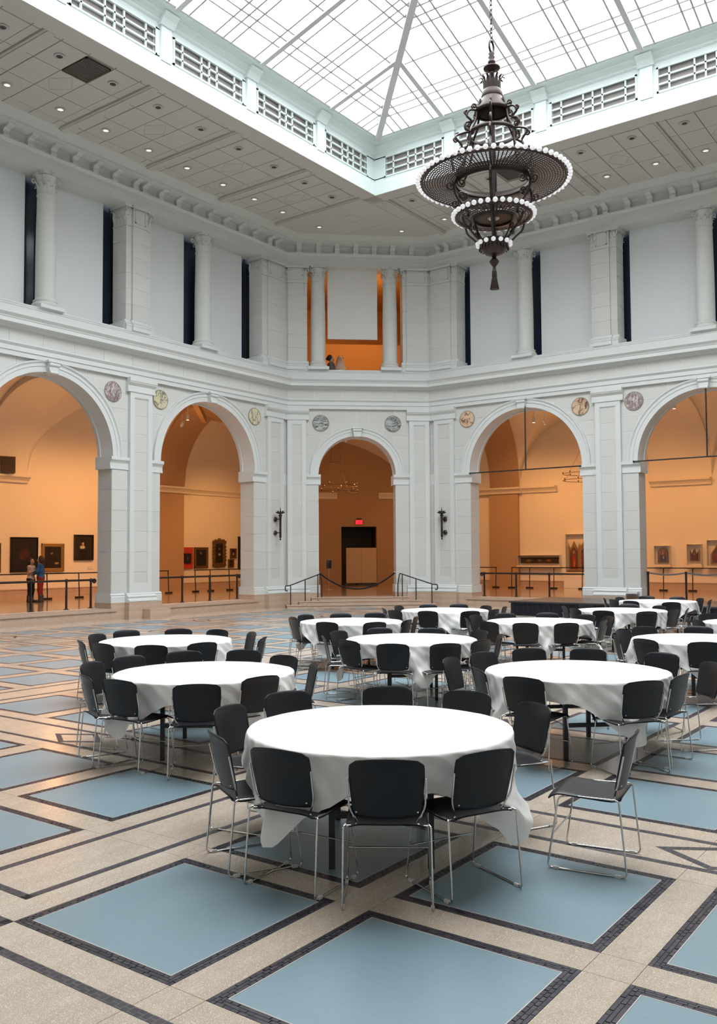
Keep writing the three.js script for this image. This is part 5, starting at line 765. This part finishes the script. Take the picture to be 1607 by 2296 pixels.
// ---------------------------------------------------------------- exit sign, doorway panel, notice stand
{
  const at = (g) => { g.position.set(C0[0], 0, C0[2]); g.rotation.y = CHT; return g; }; const b = -12;
  const e = at(thing('exit_sign', 'glowing red exit sign over the dark doorway', 'sign')); mk('housing', box(1.02, 1.38, 3.40, 3.66, b + 0.02, b + 0.10), M.blackmetal, e); mk('mount', box(1.08, 1.32, 3.64, 3.72, b, b + 0.06), M.blackmetal, e); mk('face', box(1.03, 1.37, 3.41, 3.63, b + 0.10, b + 0.108), std({ color: lin(0.3, 0.01, 0.01), emissive: lin(1.6, 0.03, 0.05), roughness: 0.4 }), e);
  const t = at(thing('doorway_screen', 'pale boarded screen closing the lower part of the dark doorway', 'screen')); for (const [x0, x1] of [[0.55, 1.3], [1.305, 2.08]]) mk('board', rbox(x0, x1, PF + 0.12, 2.23, b + 0.02, b + 0.06, 0.004), std({ color: lin(0.62, 0.50, 0.36), roughness: 0.85 }), t); mk('base_timber', [box(0.45, 1.0, PF, PF + 0.10, b + 0.02, b + 0.3), box(1.1, 2.1, PF, PF + 0.08, b + 0.05, b + 0.35)], M.can, t);
  const n = at(thing('notice_stand', 'small framed notice on a thin stand inside the exit arch', 'sign stand')); const q = -7.0; mk('base', cyl(0.14, 0.14, 0.015, 16).translate(-0.66, PF, q), M.canring, n); mk('post', cyl(0.012, 0.012, 0.95, 8).translate(-0.66, PF, q), M.canring, n); mk('frame', rbox(-0.80, -0.52, 1.26, 1.68, q - 0.01, q + 0.012, 0.004), M.canring, n); mk('print', box(-0.785, -0.535, 1.275, 1.665, q + 0.012, q + 0.016), canvasMat(20, [[0.5, 0.4, 0.3, 0.3, [0.10, 0.07, 0.07]]], [0.5, 0.42, 0.38]), n);
  const w = at(thing('wall_speaker', 'small round black speaker on the wall near the exit sign', 'speaker')); mk('body', new THREE.SphereGeometry(0.11, 14, 10).translate(-1.55, 3.9, b + 0.08), M.can, w); mk('mount', box(-1.58, -1.52, 3.87, 3.93, b, b + 0.08), M.can, w);
}
// ---------------------------------------------------------------- ring chandeliers in the galleries
function ringLamp(x, z, yTop, yRing, R, label) {
  const g = thing('ring_chandelier', label, 'chandelier', null, [x, 0, z]); const m = std({ color: lin(0.20, 0.13, 0.08), metalness: 0.6, roughness: 0.5 });
  const hoop = (r, y) => new THREE.TorusGeometry(r, 0.012, 6, 48).rotateX(PI / 2).translate(0, y, 0);
  mk('ring', hoop(R, yRing), m, g); mk('ring', hoop(R, yRing + 0.26), m, g); mk('top_ring', hoop(R * 0.28, yRing + 1.25), m, g);
  for (let k = 0; k < 4; k++) { const a = k / 4 * 2 * PI; mk('cable', rod([[Math.cos(a) * R, yRing, Math.sin(a) * R], [Math.cos(a) * R * 0.28, yRing + 1.25, Math.sin(a) * R * 0.28], [Math.cos(a) * R * 0.2, yTop, Math.sin(a) * R * 0.2]], 0.006, 5, 0.01), m, g); }
  for (let k = 0; k < 16; k++) { const a = k / 16 * 2 * PI, y = yRing + (k % 2 ? 0.26 : 0); mk('lamp_cup', cyl(0.018, 0.026, 0.08, 8).translate(Math.cos(a) * R, y, Math.sin(a) * R), m, g); mk('bulb', new THREE.SphereGeometry(0.022, 8, 6).translate(Math.cos(a) * R, y + 0.1, Math.sin(a) * R), std({ color: lin(0.9, 0.7, 0.5), emissive: lin(0.35, 0.16, 0.06), roughness: 0.4 }), g); }
}
{ const p = (u, w) => [C0[0] + u * Math.cos(CHT) + w * Math.sin(CHT), C0[2] - u * Math.sin(CHT) + w * Math.cos(CHT)]; const q = p(-0.5, -5.0); ringLamp(q[0], q[1], 8.0, 4.55, 0.95, 'spidery two-ring chandelier hanging inside the exit arch'); }
ringLamp(33.4, -13.4, 8.0, 4.75, 0.95, 'spidery two-ring chandelier hanging in the long painting arch'); ringLamp(33.2, -7.2, 8.0, 4.9, 0.9, 'spidery two-ring chandelier at the far end of the stage-side gallery');
// dark hanging frames (projection bars) in the stage-side arches
for (const [u0, u1, uv, y, l] of [[5.72, 9.9, 7.92, 4.80, 'thin dark bar hung on a drop rod across the long painting arch'], [11.7, 16.0, 13.98, 4.83, 'thin dark bar hung on a drop rod across the gabled panels arch']]) { const g = thing('hanging_bar', l, 'hanging bar'); frameOf(g, 'right'); mk('cross_bar', pipe([u0, y, 0.12], [u1, y, 0.12], 0.022), M.blackmetal, g); mk('drop_rod', pipe([uv, y, 0.12], [uv, 7.0, 0.12], 0.024), M.blackmetal, g); mk('end_knob', [new THREE.SphereGeometry(0.035, 10, 8).translate(u0, y, 0.12), new THREE.SphereGeometry(0.035, 10, 8).translate(u1, y, 0.12)], M.blackmetal, g); }
// ---------------------------------------------------------------- gallery lamps
const WARM = lin(1.0, 0.455, 0.15);
const spotHead = cyl(0.055, 0.055, 0.20, 14).translate(0, -0.1, 0), lens = cyl(0.048, 0.048, 0.008, 14).translate(0, -0.108, 0);
function spot(p, to, I, ang, label, lit = true) {
  const g = thing('track_spotlight', label, 'spotlight', 'gallery track spotlights', p); const dir = new V3(to[0] - p[0], to[1] - p[1], to[2] - p[2]).normalize(); const head = mk('head', spotHead, M.trimw, g); head.quaternion.setFromUnitVectors(new V3(0, -1, 0), dir); const l = mk('lens', lens, lit ? std({ color: lin(1, 0.8, 0.6), emissive: lin(3.2, 2.2, 1.4) }) : M.can, g); l.quaternion.copy(head.quaternion); mk('stem', cyl(0.012, 0.012, 0.35, 6).translate(0, 0.02, 0), M.trimw, g);
  if (I) { const s = new THREE.SpotLight(WARM, I, 0, ang, 0.9, 2); s.castShadow = true; s.shadow.radius = 6; s.position.set(...p).addScaledVector(dir, 0.16); s.target.position.set(...to); scene.add(s, s.target); }
}
const SL = 'white track spotlight under the vault of the portrait gallery', SR = 'white track spotlight under the vault of the stage-side gallery', SCn = 'white track spotlight in the corner gallery';
for (const [x, y, z, tx, I] of [[15.5, 7.2, -26.2, 16, 1], [19.6, 7.2, -26.0, 19.6, 1], [21.6, 7.25, -26.0, 22.5, 1], [23.3, 6.9, -25.4, 25.0, 1], [29.0, 5.9, -25.9, 30.0, 0.9]]) spot([x, y, z], [tx, 1.9, GZ], I * 43, 0.85, SL);
for (const [x, y, z, tz] of [[33.4, 7.2, -17.6, -18.0], [33.4, 7.2, -15.2, -15.0], [33.4, 7.2, -11.6, -11.5], [33.4, 7.2, -8.0, -8.0], [33.4, 7.2, -22, -22.4]]) spot([x, y, z], [GX, 1.9, tz], 43 * (z < -21 ? 0.5 : 1), 0.85, SR);
spot([30.3, 6.8, -22.9], [34.2, 1.2, -26.6], 43 * 0.42, 0.95, SCn); spot([20.4, 7.1, -24.6], [20.4, 0, -24.9], 43 * 0.5, 1.1, SL); spot([23.2, 7.1, -25.0], [23.2, 0, -25.2], 43 * 0.5, 1.1, SL); spot([32.0, 7.1, -15.0], [32.0, 0, -15.0], 43 * 0.5, 1.1, SR); spot([32.0, 7.1, -9.6], [32.0, 0, -9.6], 43 * 0.5, 1.1, SR);
// soft warm light of the vault coves
for (const [x, y, z, I] of [[18.5, 5.4, -26.4, 1], [24.5, 5.4, -26.4, 1], [33.2, 5.2, -15.5, 1], [33.2, 5.2, -9, 1], [31.0, 5.0, -23.0, 1.0]]) { const p = new THREE.PointLight(WARM, I * 5); p.shadow.radius = 12; p.castShadow = true; p.position.set(x, y, z); scene.add(p); }
// black loudspeaker box on the corbel, upper room items
{ const g = thing('loudspeaker', 'dark loudspeaker box on the corbel above the almost black painting', 'loudspeaker', null, [19.0, 5.0, GZ + 0.3], -0.35); mk('cabinet', rbox(-0.28, 0.28, 0, 0.62, -0.2, 0.16, 0.012), M.can, g); mk('grille', rbox(-0.25, 0.25, 0.03, 0.59, 0.16, 0.175, 0.004), std({ color: lin(0.05, 0.035, 0.028), roughness: 0.9 }), g); }
{ // hanging banner between the corner columns
  const g = thing('hanging_banner', 'plain pale fabric banner hanging between the two columns of the upper corner opening', 'banner'); frameOf(g, 'corner'); mk('fabric', grid(24, 12, (s, t) => [-1.12 + 1.88 * s, 9.99 + 2.68 * t, -0.32 + 0.008 * Math.sin(s * 5 + t)]), std({ color: lin(0.72, 0.70, 0.67), roughness: 0.9, side: THREE.DoubleSide }), g); mk('hem_rod', pipe([-1.12, 9.99, -0.32], [0.76, 9.99, -0.32], 0.014), M.banner, g);
}
{ // lit encrusted sculpture upstairs
  const g = thing('encrusted_sculpture', 'white encrusted tower sculpture standing in the upper opening', 'sculpture'); frameOf(g, 'corner'); const cx = -0.50, cz = -2.2, m = std({ color: lin(0.88, 0.85, 0.80), roughness: 0.3 }); mk('plinth', rbox(cx - 0.35, cx + 0.35, 7.9, 8.5, cz - 0.35, cz + 0.35, 0.01), M.trimw, g);
  mk('core', lathe([[0.30, 8.5], [0.31, 8.75], [0.29, 9.06], [0.31, 9.12], [0.19, 9.16], [0.21, 9.3], [0.16, 9.55], [0.09, 9.72], [0, 9.76]], 20).translate(cx, 0, cz), m, g); seed = 99; const bl = []; for (let k = 0; k < 230; k++) { const y = rr(8.5, 9.76), R = y < 9.13 ? 0.31 : 0.23 - (y - 9.13) * 0.22, a = rr(0, 6.28); bl.push(new THREE.TorusGeometry(rr(0.02, 0.04), 0.011, 5, 8).rotateX(rr(0, 3)).rotateY(rr(0, 3)).translate(cx + Math.cos(a) * R, y, cz + Math.sin(a) * R)); } mk('encrustation', bl, m, g);
}
{ const C = Math.cos(CHT), S = Math.sin(CHT), W = (u, y, w) => [C0[0] + u * C + w * S, y, C0[2] - u * S + w * C]; const a = W(1.5, 12.3, -2.0); spot(a, W(0.3, 9.0, -4.9), 13, 1.0, 'lit track spotlight seen beside the hanging banner'); const b = W(-3.0, 12.4, -3.0); spot(b, W(-3.0, 9.0, -8), 13, 1.0, 'track spotlight in the upper room'); const p = new THREE.PointLight(lin(1, 0.45, 0.13), 13 * 0.55); p.shadow.radius = 10; p.position.set(...W(0.5, 11.6, -3.0)); scene.add(p); const c = thing('dark_case', 'dark display case peeking out past the upper column', 'case'); frameOf(c, 'corner'); mk('case_body', rbox(1.75, 2.4, 7.9, 9.25, -2.8, -2.2, 0.01), M.can, c); mk('case_foot', box(1.8, 2.35, 7.9, 7.96, -2.75, -2.25), M.blackmetal, c); }
// ---------------------------------------------------------------- people
function person(name, label, pos, turn, H, o) {
  const g = thing(name, label, 'person', null, pos, turn); g.scale.setScalar(H / 1.7);
  const S = (bones, k, lo, hi, cell, mat, nm) => mk(nm, blob(bonesSDF(bones, k), lo, hi, cell), mat, g); const sk = std({ color: lin(0.46, 0.26, 0.17), roughness: 0.6 });
  const B = o.bones; const all = [...B.torso, ...B.legs, ...B.arms, [[B.neck[0], B.neck[1], B.neck[2]], B.head, 0.05, 0.05], [[B.head[0], B.head[1] - 0.02, B.head[2] + 0.01], [B.head[0], B.head[1] + 0.06, B.head[2] - 0.005], 0.085, 0.095], [[B.head[0] + B.look[0] * 0.09, B.head[1] - 0.0, B.head[2] + B.look[1] * 0.09], [B.head[0] + B.look[0] * 0.115, B.head[1] - 0.015, B.head[2] + B.look[1] * 0.115], 0.016, 0.014]];
  S(all, 0.06, [-0.6, -0.03, -0.5], [0.6, 1.76, 0.5], 0.018, sk, 'body');
  const eyeM = M.can, lipM = std({ color: lin(0.30, 0.08, 0.07), roughness: 0.6 }); for (const s of [-1, 1]) { mk('eye', new THREE.SphereGeometry(0.013, 8, 6).scale(1.2, 0.7, 0.7).translate(B.head[0] + s * 0.034, B.head[1] + 0.022, B.head[2] + 0.094), eyeM, g); mk('ear', new THREE.SphereGeometry(0.024, 8, 6).scale(0.5, 1.1, 0.8).translate(B.head[0] + s * 0.092, B.head[1] + 0.01, B.head[2] - 0.005), sk, g); } mk('mouth', new THREE.SphereGeometry(0.022, 8, 6).scale(1.1, 0.35, 0.5).translate(B.head[0], B.head[1] - 0.052, B.head[2] + 0.086), lipM, g);
  const grow = (bones, e) => bones.map(([a, b, ra, rb]) => [a, b, ra + e, rb + e]);
  S(grow([...B.torso, ...(o.sleeves ? B.sleeves : [])], 0.014), 0.06, [-0.6, 0.7, -0.5], [0.6, 1.6, 0.5], 0.018, std({ color: lin(...o.top), roughness: 0.9 }), 'top'); S(grow([...B.hips, ...B.legs], 0.012), 0.05, [-0.5, 0.0, -0.5], [0.5, 1.1, 0.5], 0.018, std({ color: lin(...o.trousers), roughness: 0.9 }), 'trousers'); S(grow(B.feet, 0.018), 0.04, [-0.5, -0.05, -0.5], [0.5, 0.4, 0.5], 0.015, M.can, 'boots');
  S(o.hair, 0.06, [-0.4, 1.1, -0.4], [0.4, 1.8, 0.4], 0.014, std({ color: lin(...o.hairc), roughness: 0.7 }), o.hat ? 'hat' : 'hair'); if (o.scarf) S(o.scarf, 0.05, [-0.4, 1.0, -0.4], [0.4, 1.6, 0.4], 0.014, M.can, 'scarf');
}
{
  const legs = (d) => [[[-0.09, 0.88, 0], [-0.10 - d, 0.47, 0.02], 0.085, 0.055], [[-0.10 - d, 0.47, 0.02], [-0.10 - d, 0.09, -0.02], 0.055, 0.038], [[0.09, 0.88, 0], [0.10, 0.47, 0.02], 0.085, 0.055], [[0.10, 0.47, 0.02], [0.10, 0.09, -0.02], 0.055, 0.038]];
  const feet = (d) => [[[-0.10 - d, 0.05, -0.04], [-0.12 - d, 0.04, 0.12], 0.04, 0.035], [[0.10, 0.05, -0.04], [0.12, 0.04, 0.12], 0.04, 0.035], [[-0.10 - d, 0.06, -0.02], [-0.10 - d, 0.24, -0.015], 0.042, 0.05], [[0.10, 0.06, -0.02], [0.10, 0.24, -0.015], 0.042, 0.05]];
  const torso = [[[-0.07, 0.92, 0], [0.07, 0.92, 0], 0.11, 0.11], [[0, 0.95, 0], [0, 1.18, 0.0], 0.115, 0.115], [[0, 1.18, 0], [0, 1.33, 0], 0.12, 0.12], [[-0.13, 1.38, 0], [0.13, 1.38, 0], 0.065, 0.065]], hips = [[[-0.07, 0.90, 0], [0.07, 0.90, 0], 0.115, 0.115]];
  const fing = (x, y, z, dx, dy, dz) => [0, 1, 2, 3].map((i) => [[x, y + (i - 1.5) * 0.018, z], [x + dx * 0.08, y + (i - 1.5) * 0.018 + dy * 0.08, z + dz * 0.08], 0.011, 0.008]).concat([[[x, y + 0.02, z], [x + dx * 0.03, y + 0.055, z + dz * 0.03], 0.011, 0.009]]);
  const armsHug = [[[-0.18, 1.38, 0], [-0.24, 1.16, 0.10], 0.045, 0.036], [[-0.24, 1.16, 0.10], [-0.06, 1.26, 0.26], 0.036, 0.026], [[-0.06, 1.26, 0.26], [-0.0, 1.27, 0.30], 0.03, 0.03], ...fing(0.0, 1.27, 0.30, 0.9, 0, 0.3), [[0.18, 1.38, 0], [0.25, 1.14, 0.06], 0.045, 0.036], [[0.25, 1.14, 0.06], [0.14, 1.02, 0.24], 0.036, 0.026], [[0.14, 1.02, 0.24], [0.10, 1.02, 0.30], 0.03, 0.03], ...fing(0.10, 1.02, 0.30, -0.6, 0, 0.7)];
  const longHair = [[[0, 1.60, -0.03], [0, 1.645, -0.01], 0.10, 0.10], [[-0.07, 1.56, -0.02], [-0.07, 1.44, -0.03], 0.05, 0.035], [[0.07, 1.56, -0.02], [0.07, 1.44, -0.03], 0.05, 0.035], [[0, 1.56, -0.06], [0, 1.30, -0.10], 0.08, 0.05]];
  person('person', 'person in pale sleeveless top and black trousers embracing a companion by the picture rail', [17.93, PF, -26.98], 0.35, 1.46, { bones: { torso, hips, legs: legs(0.02), feet: feet(0.02), arms: armsHug, sleeves: [], head: [0, 1.57, 0.02], neck: [0, 1.42, 0], look: [0, 1] }, top: [0.62, 0.50, 0.42], trousers: [0.014, 0.012, 0.014], hair: longHair, hairc: [0.03, 0.015, 0.01] });
  person('person', 'person in blue top and red trousers seen from behind, embraced by a companion', [18.13, PF, -26.72], -2.5, 1.54, { bones: { torso, hips, legs: legs(0.0), feet: feet(0.0), arms: armsHug, sleeves: armsHug.slice(0, 2).concat(armsHug.slice(8, 10)), head: [0, 1.57, 0.03], neck: [0, 1.42, 0], look: [0, 1] }, sleeves: true, top: [0.03, 0.12, 0.32], trousers: [0.33, 0.03, 0.02], hair: longHair, hairc: [0.06, 0.025, 0.015] });
  const up = (u, w) => [C0[0] + u * Math.cos(CHT) + w * Math.sin(CHT), 7.9, C0[2] - u * Math.sin(CHT) + w * Math.cos(CHT)];
  const armsDown = [[[-0.18, 1.38, 0], [-0.22, 1.12, 0.02], 0.05, 0.04], [[-0.22, 1.12, 0.02], [-0.14, 1.0, 0.2], 0.04, 0.03], ...fing(-0.12, 1.0, 0.24, 0.2, 0, 0.9), [[0.18, 1.38, 0], [0.22, 1.12, 0.02], 0.05, 0.04], [[0.22, 1.12, 0.02], [0.14, 1.0, 0.2], 0.04, 0.03], ...fing(0.12, 1.0, 0.24, -0.2, 0, 0.9)];
  person('person', 'person in black beret, dark scarf and grey jacket standing in the upper opening', up(-0.94, -1.3), CHT + PI / 2, 1.64, { bones: { torso, hips, legs: legs(0), feet: feet(0), arms: armsDown, sleeves: armsDown.slice(0, 2).concat(armsDown.slice(7, 9)), head: [0, 1.57, 0.03], neck: [0, 1.42, 0], look: [0, 1] }, sleeves: true, top: [0.12, 0.12, 0.13], trousers: [0.02, 0.02, 0.03], hat: true, hair: [[[0, 1.63, -0.02], [0, 1.67, -0.03], 0.115, 0.10], [[0, 1.62, -0.09], [0, 1.60, -0.13], 0.07, 0.06]], hairc: [0.01, 0.01, 0.012], scarf: [[[-0.08, 1.42, 0.05], [0.08, 1.42, 0.05], 0.06, 0.06], [[0.02, 1.40, 0.11], [0.03, 1.12, 0.14], 0.05, 0.055]] });
}
renderer.render(scene, camera);
